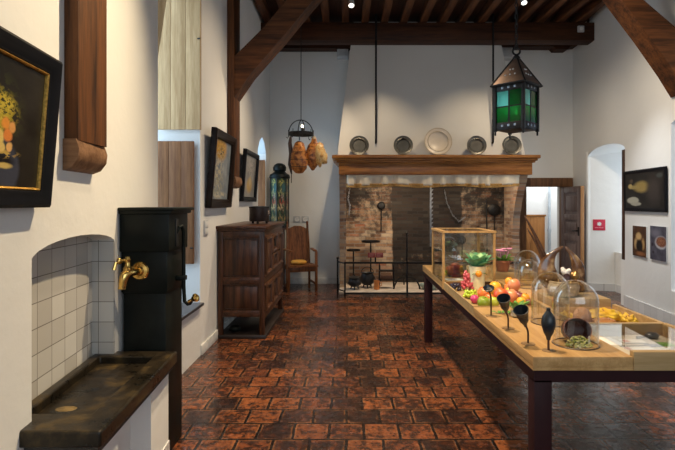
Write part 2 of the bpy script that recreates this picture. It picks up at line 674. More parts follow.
def brick_mat(name, plane, soot):
    t = NT(name)
    tc = t.n('ShaderNodeTexCoord')
    sp = t.n('ShaderNodeSeparateXYZ')
    t.l(tc.outputs['Object'], sp.inputs[0])
    cb = t.n('ShaderNodeCombineXYZ')
    t.l(sp.outputs[0 if plane == 'X' else 1], cb.inputs[0])
    t.l(sp.outputs[2], cb.inputs[1])
    v = cb.outputs[0]
    nz = t.noise(tc.outputs['Object'], 6, 3, 0.5, out=1)
    vm = t.n('ShaderNodeVectorMath', operation='MULTIPLY_ADD')
    t.l(nz, vm.inputs[0])
    vm.inputs[1].default_value = (0.05, 0.05, 0)
    t.l(v, vm.inputs[2])
    b = t.n('ShaderNodeTexBrick', offset=0.5)
    t.l(vm.outputs[0], b.inputs['Vector'])
    b.inputs['Scale'].default_value = 1
    b.inputs['Brick Width'].default_value = 0.20
    b.inputs['Row Height'].default_value = 0.062
    b.inputs['Mortar Size'].default_value = 0.006
    b.inputs['Mortar Smooth'].default_value = 0.3
    b.inputs['Color1'].default_value = (0, 0, 0, 1)
    b.inputs['Color2'].default_value = (1, 1, 1, 1)
    b.inputs['Mortar'].default_value = (0.5, 0.5, 0.5, 1)
    per = b.outputs['Color']
    col = t.ramp(per, [(0, (0.16, 0.085, 0.05)), (0.35, (0.34, 0.185, 0.10)), (0.6, (0.46, 0.29, 0.17)), (0.85, (0.52, 0.40, 0.27)), (1, (0.40, 0.15, 0.075))])
    col = t.mix(b.outputs['Fac'], col, (0.30, 0.26, 0.22))
    if soot:
        n = t.noise(tc.outputs['Object'], 2.2, 6, 0.6)
        n5 = t.noise(tc.outputs['Object'], 9, 6, 0.7)
        # soot climbs the back of the hearth and blackens its middle bay
        z = sp.outputs[2]
        hz = t.n('ShaderNodeMapRange')
        t.l(z, hz.inputs[0])
        hz.inputs[1].default_value, hz.inputs[2].default_value = 0.55, 1.55
        x = sp.outputs[0]
        a = t.n('ShaderNodeMapRange')
        t.l(x, a.inputs[0])
        a.inputs[1].default_value, a.inputs[2].default_value = -0.62, -0.58
        c = t.n('ShaderNodeMapRange')
        t.l(x, c.inputs[0])
        c.inputs[1].default_value, c.inputs[2].default_value = 0.72, 0.62
        mid = t.math('MULTIPLY', a.outputs[0], c.outputs[0])
        f = t.math('ADD', t.math('MULTIPLY', hz.outputs[0], 0.80), t.math('MULTIPLY', mid, 1.0))
        f = t.math('ADD', f, t.math('MULTIPLY', t.math('SUBTRACT', n, 0.5), 1.0))
        f = t.math('ADD', f, t.math('MULTIPLY', t.math('SUBTRACT', n5, 0.5), 1.6))
        f = t.ramp(f, [(0.1, (0, 0, 0)), (0.80, (0.96, 0.96, 0.96))])
        col = t.mix(f, col, t.mix(1.0, col, (0.030, 0.032, 0.040), 'MULTIPLY'))
    else:
        n = t.noise(tc.outputs['Object'], 5, 5)
        col = t.mix(t.ramp(n, [(0.4, (0, 0, 0)), (0.7, (0.6, 0.6, 0.6))]), col, (0.25, 0.20, 0.17))
    t.base(col)
    t.rough(0.85)
    t.bump(t.math('SUBTRACT', t.math('MULTIPLY', t.noise(tc.outputs['Object'], 18, 4), 0.5), b.outputs['Fac']), 0.6, 0.012)
    return t.m


def tile_mat(name, plane, tw, th, c1, c2, grout, off=0.0, loc=(0, 0, 0), rough=0.22):
    t = NT(name)
    tc = t.n('ShaderNodeTexCoord')
    sp = t.n('ShaderNodeSeparateXYZ')
    t.l(tc.outputs['Object'], sp.inputs[0])
    cb = t.n('ShaderNodeCombineXYZ')
    t.l(sp.outputs['XY'.index(plane)], cb.inputs[0])
    t.l(sp.outputs[2], cb.inputs[1])
    ad = t.n('ShaderNodeVectorMath', operation='ADD')
    t.l(cb.outputs[0], ad.inputs[0])
    ad.inputs[1].default_value = loc
    b = t.n('ShaderNodeTexBrick', offset=off)
    t.l(ad.outputs[0], b.inputs['Vector'])
    b.inputs['Scale'].default_value = 1
    b.inputs['Brick Width'].default_value = tw
    b.inputs['Row Height'].default_value = th
    b.inputs['Mortar Size'].default_value = 0.0022
    b.inputs['Mortar Smooth'].default_value = 0.1
    b.inputs['Color1'].default_value = (*c1, 1)
    b.inputs['Color2'].default_value = (*c2, 1)
    b.inputs['Mortar'].default_value = (*grout, 1)
    n = t.noise(tc.outputs['Object'], 9, 5)
    t.base(t.mix(t.math('MULTIPLY', n, 0.25), b.outputs['Color'], tuple(x * 0.7 for x in c1)))
    t.rough(rough)
    t.bump(t.math('SUBTRACT', t.math('MULTIPLY', t.noise(tc.outputs['Object'], 7, 3), 0.4), b.outputs['Fac']), 0.4, 0.006)
    return t.m


M_floor = floor_mat()
M_brick = brick_mat('sooty_hearth_brick', 'X', True)
M_brick_y = brick_mat('hearth_side_brick', 'Y', False)
M_brick_x = brick_mat('hearth_pier_brick', 'X', False)
M_tile_y = tile_mat('white_wall_tiles', 'Y', 0.137, 0.118, (0.66, 0.64, 0.60), (0.47, 0.44, 0.40), (0.17, 0.15, 0.13), loc=(0.02, 0.09, 0))
M_tile_x = tile_mat('white_return_tiles', 'X', 0.20, 0.118, (0.66, 0.64, 0.60), (0.47, 0.44, 0.40), (0.17, 0.15, 0.13), loc=(0.06, 0.09, 0))
M_skirt_y = tile_mat('pale_skirting_tiles', 'Y', 0.16, 0.5, (0.74, 0.74, 0.73), (0.66, 0.66, 0.65), (0.46, 0.46, 0.45))

# ------------------------------------------------------------------ structure
fl = MB().box(-2.6, 5.6, -2.2, 12.2, -0.1, 0.0).build('floor', M_floor)
struct(fl)


def XN(y):                       # near left wall plane
    return -1.27 - 0.10 * (y - 1.94)


def XR(y):                       # right wall plane
    return 4.05 + 0.08 * (y - 6.25)


niche = [(2.02, 0.56), (2.94, 0.56), (2.94, 1.315)] + arc(2.48, 1.315, 0.46, 0, 180, 12, 0.075)[1:-1] + [(2.02, 1.325)]
struct(MB().panel([(-2, 0), (3.84, 0), (3.84, 4.8), (-2, 4.8)], [niche], lambda u, v, w: (XN(u) - w, u, v), 0, 0.5).build('wall_left_near', M_plaster))
# tiled lining of the niche
tb = MB()
tb.panel([(1.9, 0.5), (3.0, 0.5), (3.0, 1.5), (1.9, 1.5)], [], lambda u, v, w: (XN(u) - w, u, v), 0.128, 0.16)
struct(tb.build('trim_1', M_tile_y))
tb = MB()
tb.box(XN(2.94) - 0.135, XN(2.94) - 0.001, 2.925, 2.95, 0.5, 1.345)
struct(tb.build('trim_2', M_tile_x))

win1 = [(3.86, 0.515), (5.07, 0.515), (5.07, 4.0), (3.86, 4.0)]
win2 = [(8.33, 0.95), (9.15, 0.95), (9.15, 2.45), (8.97, 2.62), (8.74, 2.7), (8.51, 2.62), (8.33, 2.45)]
struct(MB().panel([(3.72, 0), (9.9, 0), (9.9, 4.8), (3.72, 4.8)], [win1, win2], lambda u, v, w: (-1.5 - w, u, v), 0, 0.55).build('wall_left', M_plaster))

niche_r = [(7.49, 0), (7.49, 2.36)] + arc(8.18, 2.36, 0.69, 180, 0, 14, 0.14)[1:-1] + [(8.875, 2.36), (8.875, 0)]
winr = [(4.4, 0.45), (6.27, 0.45), (6.27, 2.55), (5.8, 2.7), (5.335, 2.76), (4.87, 2.7), (4.4, 2.55)]
outer = [(-2, 0)] + niche_r + [(9.9, 0), (9.9, 4.8), (-2, 4.8)]
struct(MB().panel(outer, [winr], lambda u, v, w: (XR(u) + w, u, v), 0, 0.85).build('wall_right', M_plaster))
struct(MB().panel([(-1.6, 0), (3.40, 0), (3.40, 1.865), (4.12, 1.865), (4.12, 0), (4.5, 0), (4.5, 4.8), (-1.6, 4.8)], [], lambda u, v, w: (u, 9.6 + w, v), 0, 0.25).build('wall_back', M_plaster))
struct(MB().panel([(-1.2, 0), (4.0, 0), (4.0, 4.8), (-1.2, 4.8)], [[(-0.8, 1.0), (3.3, 1.0), (3.3, 3.8), (-0.8, 3.8)]], lambda u, v, w: (u, -2.0 - w, v), 0, 0.3).build('wall_near', M_plaster))  # unseen wall, its opening added to let the fill light through
struct(MB().box(-2.6, 5.6, -2.2, 9.9, 4.80, 4.9).build('ceiling', M_board))

# white skirting
struct(MB().box(-1.5, -0.14, 9.578, 9.6, 0, 0.115, 0.004).build('baseboard_back', plain('white_skirting', (0.70, 0.69, 0.66), 0.6)))
struct(MB().box(-1.5, -1.482, 5.08, 9.6, 0, 0.105, 0.004).build('baseboard_left', plain('white_skirting_left', (0.70, 0.69, 0.66), 0.6)))
struct(MB().panel([(2, 0), (7.49, 0), (7.49, 0.17), (2, 0.17)], [], lambda u, v, w: (XR(u) - w, u, v), 0, 0.02).build('baseboard_right', M_skirt_y))
struct(MB().panel([(8.9, 0), (9.6, 0), (9.6, 0.13), (8.9, 0.13)], [], lambda u, v, w: (XR(u) - w, u, v), 0, 0.02).build('baseboard_corner', M_skirt_y))


def window(name, x, y0, y1, z0, z1, mull=1, trans=(0.6,), side=1):
    t = bpy.data.objects.new(name, None)
    COL.objects.link(t)
    t.location = (x, (y0 + y1) / 2, z0)
    t['kind'] = 'structure'
    m = MB()
    w = 0.06
    m.box(x - .04, x + .04, y0, y0 + w, z0, z1)
    m.box(x - .04, x + .04, y1 - w, y1, z0, z1)
    m.box(x - .04, x + .04, y0 + w, y1 - w, z0, z0 + w)
    m.box(x - .04, x + .04, y0 + w, y1 - w, z1 - w, z1)
    for k in range(mull):
        yy = y0 + (y1 - y0) * (k + 1) / (mull + 1)
        m.box(x - .035, x + .035, yy - .03, yy + .03, z0 + w, z1 - w)
    for f in trans:
        zz = z0 + (z1 - z0) * f
        m.box(x - .036, x + .036, y0 + w, y1 - w, zz - .035, zz + .035)
    m.build('window_frame', M_whiteplastic, t, world=True)
    MB().box(x - .004, x + .004, y0 + w, y1 - w, z0 + w, z1 - w).build('pane', M_pane, t, world=True)
    return t


window('window_1', -2.02, 3.86, 5.07, 0.515, 4.0)
window('window_2', -2.02, 8.33, 9.15, 0.95, 2.6)
window('window_3', 5.10, 7.49, 8.875, 0.69, 2.5)
window('window_4', 4.84, 4.4, 6.27, 0.45, 3.0, 2)
# window seat block in the arched niche
struct(MB().prism([(4.17, 7.46), (4.17, 7.64), (4.68, 7.74), (4.68, 8.95), (5.30, 8.95), (5.30, 7.46)], lambda u, v: (u, v, 0), lambda u, v: (u, v, .69)).build('trim_3', M_plaster))
# splayed far reveal of the arched niche
struct(MB().prism([(4.245, 8.89), (5.3, 8.62), (5.3, 8.95), (4.245, 8.95)], lambda u, v: (u, v, 0), lambda u, v: (u, v, 2.46)).build('trim_4', M_plaster))
struct(MB().panel([(7.75, 0), (8.7, 0), (8.7, 0.13), (7.75, 0.13)], [], lambda u, v, w: (4.68 - w, u, v), 0, 0.02).build('trim_5', M_skirt_y))
struct(MB().prism([(4.27, 8.885), (4.68, 8.78), (4.68, 8.755), (4.27, 8.86)], lambda u, v: (u, v, 0), lambda u, v: (u, v, 0.13)).build('trim_6', M_skirt_y))

# passage behind the door
struct(MB().box(2.6, 5.6, 11.2, 11.4, 0, 2.6).build('wall_passage', M_plaster))
struct(MB().box(2.5, 2.62, 9.85, 11.2, 0, 2.6).build('wall_passage_west', M_plaster))
struct(MB().box(5.5, 5.6, 9.85, 11.2, 0, 2.6).build('wall_passage_east', M_plaster))
struct(MB().box(2.5, 5.6, 9.85, 11.4, 2.6, 2.7).build('ceiling_passage', M_plaster))
wp = thing('wall_panelling', 'warm brown board panelling low on the passage wall beyond the open door', 'panelling', (4.05, 11.16, 0.02))
m = MB()
for k in range(5):
    m.box(3.60 + k * .16, 3.757 + k * .16, 11.165, 11.195, 0.02, 1.25, 0.004)
m.build('boards', wood('passage_boards', (0.32, 0.13, 0.035), (0.50, 0.22, 0.065), 'Z', 8, 0.5), wp, world=True)
MB().box(3.58, 4.42, 11.15, 11.195, 1.25, 1.29, 0.006).build('capping', M_mantel, wp, world=True)
gp = MB().lathe([(0.0, 0), (0.035, 0), (0.035, 0.9), (0.045, 0.95), (0.03, 1.0), (0.03, 1.9), (0, 1.9)], (4.47, 11.1, 0), 10).build('downpipe', plain('grey_pipe', (0.45, 0.5, 0.54), 0.5), at=(4.47, 11.1, 0))
tag(gp, 'thin grey pipe standing beside the board panelling beyond the door', 'pipe')

# door_1: frame, open leaf
d = bpy.data.objects.new('door_1', None)
COL.objects.link(d)
d.location = (3.75, 9.6, 0)
d['kind'] = 'structure'
m = MB()
m.box(3.245, 3.405, 9.53, 9.72, 0, 1.86, 0.01)
m.box(4.10, 4.19, 9.55, 9.72, 0, 1.86, 0.01)
m.box(3.245, 4.29, 9.53, 9.72, 1.86, 2.03, 0.01)
m.build('door_frame', wood('door_frame_wood', (0.10, 0.045, 0.02), (0.24, 0.115, 0.05), 'Z', 8, 0.5), d, world=True)
m = MB()
M_doorleaf = wood('grey_brown_door', (0.12, 0.085, 0.08), (0.22, 0.165, 0.155), 'Z', 8, 0.45)
x0, x1 = 4.085, 4.125
m.box(x0 + .008, x1, 8.76, 9.55, 0.02, 1.85)
for (ya, yb) in ((8.76, 8.88), (9.43, 9.55)):
    m.box(x0 - .012, x0 + .01, ya, yb, 0.02, 1.85, 0.004)
for (za, zb) in ((0.02, 0.2), (0.86, 0.98), (1.24, 1.34), (1.74, 1.85)):
    m.box(x0 - .012, x0 + .01, 8.88, 9.43, za, zb, 0.004)
for (za, zb) in ((0.26, 0.80), (1.03, 1.19), (1.40, 1.68)):
    m.box(x0 - .004, x0 + .01, 8.95, 9.36, za, zb, 0.01)
leaf = m.build('door_leaf', M_doorleaf, d, world=True)
MB().box(4.07, 4.13, 8.735, 8.76, 0.02, 1.85, 0.003).build('leaf_edge', wood('warm_lit_door_edge', (0.32, 0.15, 0.06), (0.52, 0.28, 0.12), 'Z', 8, 0.5), leaf, world=True)  # warm light on the door edge, painted in as an orange tone
m = MB().tube([(4.075, 8.83, 1.06), (4.02, 8.83, 1.06), (4.01, 8.85, 1.06), (4.01, 8.93, 1.055)], 0.011, 8)
m.box(4.062, 4.074, 8.805, 8.855, 0.97, 1.13, 0.004)
m.build('door_handle', M_iron, leaf, world=True)

# dark wooden window lining at the mouth of the arched niche
wl = MB().box(XR(7.5) + .02, XR(7.5) + .09, 7.492, 7.62, 0.691, 2.36, 0.006).build('niche_shutter', M_oakdark, at=(XR(7.5) + .05, 7.5, 0.70))
tag(wl, 'narrow dark wooden strip at the edge of the arched white niche', 'wood strip')

# ------------------------------------------------------------------ timbers
pp = thing('timber_post', 'thick brown wall post above the stone sink, on a pale corbel', 'post', (-1.29, 2.45, 1.70))
m = MB()
m.prism([(XN(2.30) - .2, 2.30), (-1.242, 2.30), (-1.255, 2.60), (XN(2.6) - .2, 2.60)], lambda u, v: (u, v, 1.84), lambda u, v: (u, v, 4.78))
m.build('post', M_timber, pp, world=True)
m = MB()
prof = [(0.06, 1.845), (0.075, 1.80), (0.07, 1.755), (0.04, 1.715), (0.0, 1.70), (-0.2, 1.70), (-0.2, 1.845)]
m.prism(prof, lambda u, v: (XN(2.28) + u, 2.285, v), lambda u, v: (XN(2.62) + u + .005, 2.615, v))
m.build('corbel', M_corbel, pp, world=True)

pp = thing('timber_post', 'slim brown wall post between the two smaller framed pictures, bearing the curved brace', 'post', (-1.46, 6.35, 1.74))
MB().box(-1.6, -1.415, 6.2, 6.55, 1.87, 4.78, 0.006).build('post', M_timber, pp, world=True)
m = MB()
m.prism([(-1.40, 1.88), (-1.385, 1.83), (-1.39, 1.79), (-1.42, 1.75), (-1.46, 1.74), (-1.6, 1.74), (-1.6, 1.88)], lambda u, v: (u, 6.19, v), lambda u, v: (u, 6.56, v))
m.build('corbel', M_corbel, pp, world=True)

low = [(-1.42, 2.86), (-1.215, 3.158), (-0.83, 3.598), (-0.445, 4.067), (-0.08, 4.46)]
upp = [(-0.44, 4.46), (-0.774, 4.067), (-1.05, 3.736), (-1.353, 3.435), (-1.42, 3.37)]
br = MB().prism(low + upp, lambda u, v: (u, 6.22, v), lambda u, v: (u, 6.53, v)).build('curved_brace', wood('brace_wood_w', (0.026, 0.008, 0.003), (0.15, 0.052, 0.014), 'X', 4, 0.55, 0.2), at=(-1.42, 6.37, 2.9))
tag(br, 'curved brown timber brace rising from the slim post over the small pictures', 'brace')
low = [(2.93, 4.42), (3.245, 3.965), (3.56, 3.55), (3.86, 3.12), (4.02, 2.86)]
upp = [(4.02, 3.52), (3.50, 3.965), (3.14, 4.42)]
br = MB().prism(low + upp, lambda u, v: (u, 5.93, v), lambda u, v: (u, 6.23, v)).build('curved_brace', wood('brace_wood_e', (0.028, 0.009, 0.003), (0.17, 0.060, 0.017), 'X', 4, 0.55, 0.2), at=(4.0, 6.08, 2.9))
tag(br, 'brown timber brace sloping down to the wall above the dark fowl painting', 'brace')
tb = MB().box(-1.6, 4.3, 6.2, 6.55, 4.45, 4.72, 0.01).build('tie_beam', M_timber_x, at=(1.3, 6.37, 4.45))
tag(tb, 'heavy brown tie beam carried by the two curved braces', 'beam', kind='thing')
tb = MB().box(-1.55, 4.26, 8.6, 8.88, 4.35, 4.66, 0.012).build('ceiling_beam', M_timber_x, at=(1.3, 8.74, 4.35))
tag(tb, 'long dark brown beam crossing the room in front of the chimney hood', 'beam', kind='thing')
m = MB().prism([(-1.48, 4.45), (-0.0, 4.45), (0.06, 4.50), (0.08, 4.56), (0.08, 4.66), (-1.48, 4.66)], lambda u, v: (u, 9.36, v), lambda u, v: (u, 9.59, v))
tag(m.build('wall_plate_timber', M_timber_x, at=(-0.7, 9.5, 4.45)), 'short dark timber under the long beam, above the chair corner', 'beam', kind='thing')
m = MB().prism([(2.72, 4.48), (3.85, 4.48), (3.90, 4.43), (4.12, 4.43), (4.16, 4.48), (4.30, 4.50), (4.30, 4.66), (2.72, 4.66)], lambda u, v: (u, 9.36, v), lambda u, v: (u, 9.59, v))
tag(m.build('wall_plate_timber', M_timber_x, at=(3.5, 9.5, 4.43)), 'short dark timber with stepped end under the long beam, above the open door', 'beam', kind='thing')
j0 = None
for k in range(18):
    x = -1.38 + k * 0.335
    if j0 is None:
        j0 = MB().box(-0.06, 0.06, -1.65, 0.90, 0, 0.14, 0.006).build('ceiling_joist', M_timber_y)
        tag(j0, 'slender brown ceiling joist running over the long dark beam', 'joist', 'parallel ceiling joists over the beam', kind='thing')
        j0.location = (x, 8.02, 4.66)
    else:
        o = j0.copy()
        COL.objects.link(o)
        o.location = (x, 8.02, 4.66)

# ------------------------------------------------------------------ fireplace
fp = thing('fireplace', 'huge brick hearth with oak mantel and white chimney hood on the far wall', 'fireplace', (1.45, 9.2, 0))
hb = [(-0.19, 8.58), (3.06, 8.58), (3.06, 9.6), (-0.19, 9.6)]
ht = [(0.10, 8.97), (2.66, 8.97), (2.66, 9.6), (0.10, 9.6)]
m = MB()
a = [m.bm.verts.new((x, y, 2.30)) for x, y in hb]
b = [m.bm.verts.new((x, y, 4.80)) for x, y in ht]
m.bm.faces.new(a[::-1])
m.bm.faces.new(b)
for i in range(4):
    m.bm.faces.new((a[i], a[(i + 1) % 4], b[(i + 1) % 4], b[i]))
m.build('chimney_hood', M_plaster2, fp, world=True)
m = MB()
m.box(-0.27, 3.24, 8.40, 9.58, 2.305, 2.36, 0.008)
m.box(-0.235, 3.205, 8.425, 9.58, 2.265, 2.306, 0.012)
m.box(-0.20, 3.17, 8.45, 9.58, 2.235, 2.266, 0.008)
mt = m.build('mantel_shelf', M_mantel, fp, world=True)
m = MB()
m.box(-0.155, 3.125, 8.475, 8.56, 2.03, 2.235, 0.006)
m.box(-0.155, -0.08, 8.56, 9.58, 2.03, 2.235, 0.006)
m.box(3.05, 3.125, 8.56, 9.58, 2.03, 2.235, 0.006)
m.build('mantel_frieze', wood('mantel_frieze_oak', (0.17, 0.058, 0.011), (0.48, 0.20, 0.050), 'X', 8, 0.35, 0.12, coat=0.2), fp, world=True)
MB().box(-0.05, 3.02, 9.5, 9.585, 0, 2.30).build('brick_back', M_brick, fp, world=True)
jp = [(9.52, 0), (9.0, 0), (9.0, 0.6), (9.02, 1.0), (8.98, 1.3), (8.88, 1.55), (8.74, 1.78), (8.62, 1.95), (8.60, 2.03), (9.52, 2.03)]
jl = [(9.52, 0), (8.92, 0), (8.92, 1.6), (8.80, 1.78), (8.68, 1.95), (8.66, 2.03), (9.52, 2.03)]
MB().prism(jl, lambda u, v: (-0.15, u, v), lambda u, v: (-0.035, u, v)).build('brick_pier', M_brick_x, fp, world=True)
MB().prism(jp, lambda u, v: (2.965, u, v), lambda u, v: (3.09, u, v)).build('brick_pier', M_brick_y, fp, world=True)
MB().box(-0.15, 3.09, 8.45, 9.52, 0.0, 0.045, 0.006).build('hearth_slab', M_floorstone, fp, world=True)

# cloth valance hung under the mantel
va = thing('mantel_valance', 'gathered off-white cloth frill with ochre hem hanging under the mantel', 'valance', (1.45, 8.52, 1.82))


def frill(z0, z1, amp, name, mat, thick=0.004):
    m = MB()
    n = 300
    rows = 6
    vv = []
    for j in range(rows + 1):
        f = j / rows
        row = []
        for i in range(n + 1):
            x = -0.02 + 2.95 * i / n
            ph = x * 21 + 1.6 * math.sin(x * 3.1) + 0.8 * math.sin(x * 8.3)
            y = 8.525 - amp * (0.25 + 0.75 * (1 - f)) * (math.sin(ph) + 0.35 * math.sin(2.3 * ph + 1))
            z = z0 + (z1 - z0) * f - (1 - f) * 0.014 * (1 + math.sin(x * 5.7 + .5))
            row.append(m.bm.verts.new((x, y, z)))
        vv.append(row)
    for j in range(rows):
        for i in range(n):
            m.bm.faces.new((vv[j][i], vv[j][i + 1], vv[j + 1][i + 1], vv[j + 1][i]))
    o = m.build(name, mat, va, world=True, angle=80)
    md = o.modifiers.new('thickness', 'SOLIDIFY')
    md.thickness = thick
    return o


frill(1.875, 2.05, 0.038, 'frill_cloth', plain('offwhite_linen', (0.74, 0.66, 0.53), 0.9, 0, 0.06, 3))
frill(1.838, 1.882, 0.039, 'ochre_hem', plain('ochre_trim', (0.48, 0.27, 0.08), 0.8, 0, 0.25, 50), 0.007)

# plates on the mantel
def plate(name, label, x, r, mat, rim_mat=None):
    t = thing(name, label, 'plate', (x, 8.46, 2.361), (0, 0, 0), 'plates leaning on the chimney hood')
    tilt = MT(0, 0.0, 0, -9) @ Matrix.Translation((0, 0, r)) @ Euler((R(90), 0, 0)).to_matrix().to_4x4()
    m = MB()
    m.lathe([(0, 0.0), (r * .60, 0.0), (r * .66, 0.012), (r * .72, 0.02), (r * .97, 0.026), (r, 0.03), (r, 0.024), (r * .97, 0.018), (r * .72, 0.010), (r * .62, -0.01), (0, -0.01)], (0, 0, 0), 48, M=tilt)
    m.build('dish', mat, t, angle=50)
    m = MB()
    m.lathe([(r * .70, 0.018), (r * .73, 0.0255), (r * .78, 0.023)], (0, 0, 0), 48, M=tilt)
    m.lathe([(r * .94, 0.026), (r * .97, 0.030), (r, 0.031)], (0, 0, 0), 48, M=tilt)
    m.build('rim_moulding', rim_mat or M_pewter_rim, t)
    return t


plate('pewter_plate', 'dark pewter plate at the chair end of the mantel shelf', 0.19, 0.165, M_pewter)
plate('pewter_plate', 'dark pewter plate between the end plate and the large cream dish', 0.935, 0.165, M_pewter)
plate('cream_dish', 'large cream earthenware dish in the middle of the mantel', 1.53, 0.235, M_cream, M_cream_rim)
plate('pewter_plate', 'paler pewter plate directly beside the cream dish, nearer the lantern', 2.18, 0.165, plain('paler_pewter', (0.16, 0.15, 0.13), 0.40, 0.7, 0.25, 8))
plate('pewter_plate', 'dark pewter plate under the hanging green lantern at the end of the mantel', 2.775, 0.165, M_pewter)

# iron rods in front of the hood
for x, lab in ((0.48, 'thin black iron rod hanging before the hood above the pewter plates'), (2.49, 'thin black iron rod hanging beside the chain of the green lantern')):
    o = MB().tube([(x, 8.575, 4.79), (x, 8.575, 2.64), (x, 8.585, 2.60), (x, 8.62, 2.585)], 0.017, 10).build('iron_rod', M_iron, at=(x, 8.575, 4.79))
    tag(o, lab, 'rod')
# white speakers and detector
for x, z0, z1, lab in ((-0.1, 4.30, 4.54, 'small white box under the short timber left of the chimney hood'), (3.00, 4.28, 4.50, 'small white box beside the chimney hood behind the lantern chain')):
    t = thing('wall_speaker', lab, 'speaker', (x, 9.55, z0))
    MB().box(x - .105, x + .105, 9.42, 9.6, z0, z1, 0.008).build('housing', M_greyplastic, t, world=True)
    MB().box(x - .085, x + .085, 9.412, 9.422, z0 + .03, z1 - .02, 0.002).build('grille', plain('pale_grille', (0.42, 0.42, 0.42), 0.7), t, world=True)
t = thing('smoke_detector', 'tiny white sensor box on the face of the long dark beam', 'sensor', (3.995, 8.59, 4.48))
MB().box(3.94, 4.05, 8.56, 8.6, 4.48, 4.59, 0.01).build('housing', M_greyplastic, t, world=True)
MB().lathe([(0, 0), (0.03, 0), (0.03, 0.012), (0, 0.016)], (0, 0, 0), 16, M=MT(3.995, 8.56, 4.535, 90)).build('sensor_eye', M_whiteplastic, t, world=True)

# spotlights on the ceiling joists
def spotlight(x, y, lab):
    t = thing('ceiling_spotlight', lab, 'spotlight', (x, y, 4.66))
    MB().tube([(x, y, 4.662), (x, y, 4.56)], 0.012, 8).build('stem', M_whiteplastic, t, world=True)
    Mx = MT(x, y, 4.53, 150, 0, 0)
    h = MB().lathe([(0.0, -0.06), (0.035, -0.06), (0.042, -0.02), (0.045, 0.06), (0.04, 0.06), (0.038, 0.03), (0, 0.03)], (0, 0, 0), 18, M=Mx).build('housing', M_whiteplastic, t, world=True)
    MB().lathe([(0, 0.035), (0.037, 0.035), (0.037, 0.045), (0, 0.045)], (0, 0, 0), 16, M=Mx).build('lens', M_spotlens, t, world=True)


spotlight(0.05, 7.45, 'small white ceiling spotlight above the mantel, over the first iron rod')
spotlight(2.58, 7.35, 'small white ceiling spotlight beside the top of the lantern chain')

# ------------------------------------------------------------------ hearth furniture
rl = thing('hearth_railing', 'low black iron rail guarding the front of the brick hearth', 'railing', (1.2, 8.2, 0))
def xr(px): return (px - 348) * 8.2 / 500
posts = [(-0.05, 8.2), (0.97, 8.2), (2.0, 8.2), (3.0, 8.2), (-0.175, 8.44), (3.1, 8.44)]
for (x, y) in posts:
    m = MB().box(x - .014, x + .014, y - .014, y + .014, 0, 0.60 if y > 8.3 else 0.585, 0.003)
    m.build('post', M_iron, rl, world=True)
MB().box(-0.06, 3.01, 8.186, 8.214, 0.555, 0.585, 0.003).build('top_rail', M_iron, rl, world=True)
MB().box(-0.06, 3.01, 8.19, 8.21, 0.055, 0.08, 0.003).build('bottom_rail', M_iron, rl, world=True)
for z in (0.56, 0.10):
    m = MB().tube([(-0.05, 8.2, z), (-0.175, 8.44, z)], 0.012, 8)
    m.build('return_rail', M_iron, rl, world=True)
    m = MB().tube([(3.0, 8.2, z), (3.1, 8.44, z)], 0.012, 8)
    m.build('return_rail', M_iron, rl, world=True)
for x in (-0.175, 3.1):
    MB().ball((x, 8.44, 0.62), 0.024, 10, 8).build('finial', M_iron, rl, world=True)

sg = thing('rail_placard', 'small red two-leaf placard standing on the black hearth rail', 'placard', (0.45, 8.2, 0.585))
MB().box(0.437, 0.463, 8.19, 8.21, 0.585, 0.66).build('stub', M_iron, sg, world=True)
Mred = plain('dull_red_card', (0.30, 0.045, 0.04), 0.5)
for xa, xb in ((0.325, 0.447), (0.453, 0.575)):
    lf = MB().box(xa, xb, 8.188, 8.206, 0.655, 0.735, 0.003).build('leaf', Mred, sg, world=True)
    mm = MB()
    for k in range(3):
        mm.box(xa + .018, xb - .018 - .02 * (k == 2), 8.186, 8.189, 0.715 - k * .02, 0.719 - k * .02)
    mm.build('print_lines', plain('pale_print', (0.5, 0.3, 0.28), 0.6), lf, world=True)

HZ = 0.046
def cauldron(name, lab, cat, x, y, r, h, mat, lid=False, bail=False, legs=3):
    t = thing(name, lab, cat, (x, y, HZ))
    l = 0.04 if legs else 0.0
    hh = h - l
    pr = [(0, l), (r * .55, l + .01), (r * .92, l + hh * .25), (r, l + hh * .5), (r * .88, l + hh * .82), (r * .80, l + hh * .9), (r * .92, l + hh), (r * .86, l + hh), (r * .74, l + hh * .9), (r * .80, l + hh * .5), (0, l + hh * .15)]
    MB().lathe(pr, (0, 0, 0), 28).build('pot_body', mat, t)
    for k in range(legs):
        a = k * 2 * PI / legs + .5
        MB().tube([(r * .5 * math.cos(a), r * .5 * math.sin(a), l + .03), (r * .66 * math.cos(a), r * .66 * math.sin(a), 0)], [0.014, 0.009], 8).build('leg', mat, t)
    if lid:
        ld = MB().lathe([(0, hh + l + .035), (r * .5, hh + l + .03), (r * .95, hh + l + .004), (r * .95, hh + l), (0, hh + l)], (0, 0, 0), 28).build('lid', mat, t)
        MB().ball((0, 0, hh + l + .045), 0.014, 10, 6).build('knob', mat, ld)
    if bail:
        MB().tube([(p[0], 0, p[1]) for p in arc(0, l + hh * .92, r * .9, 0, 180, 16, r * .9)], 0.006, 6).build('bail_handle', mat, t)
    return t


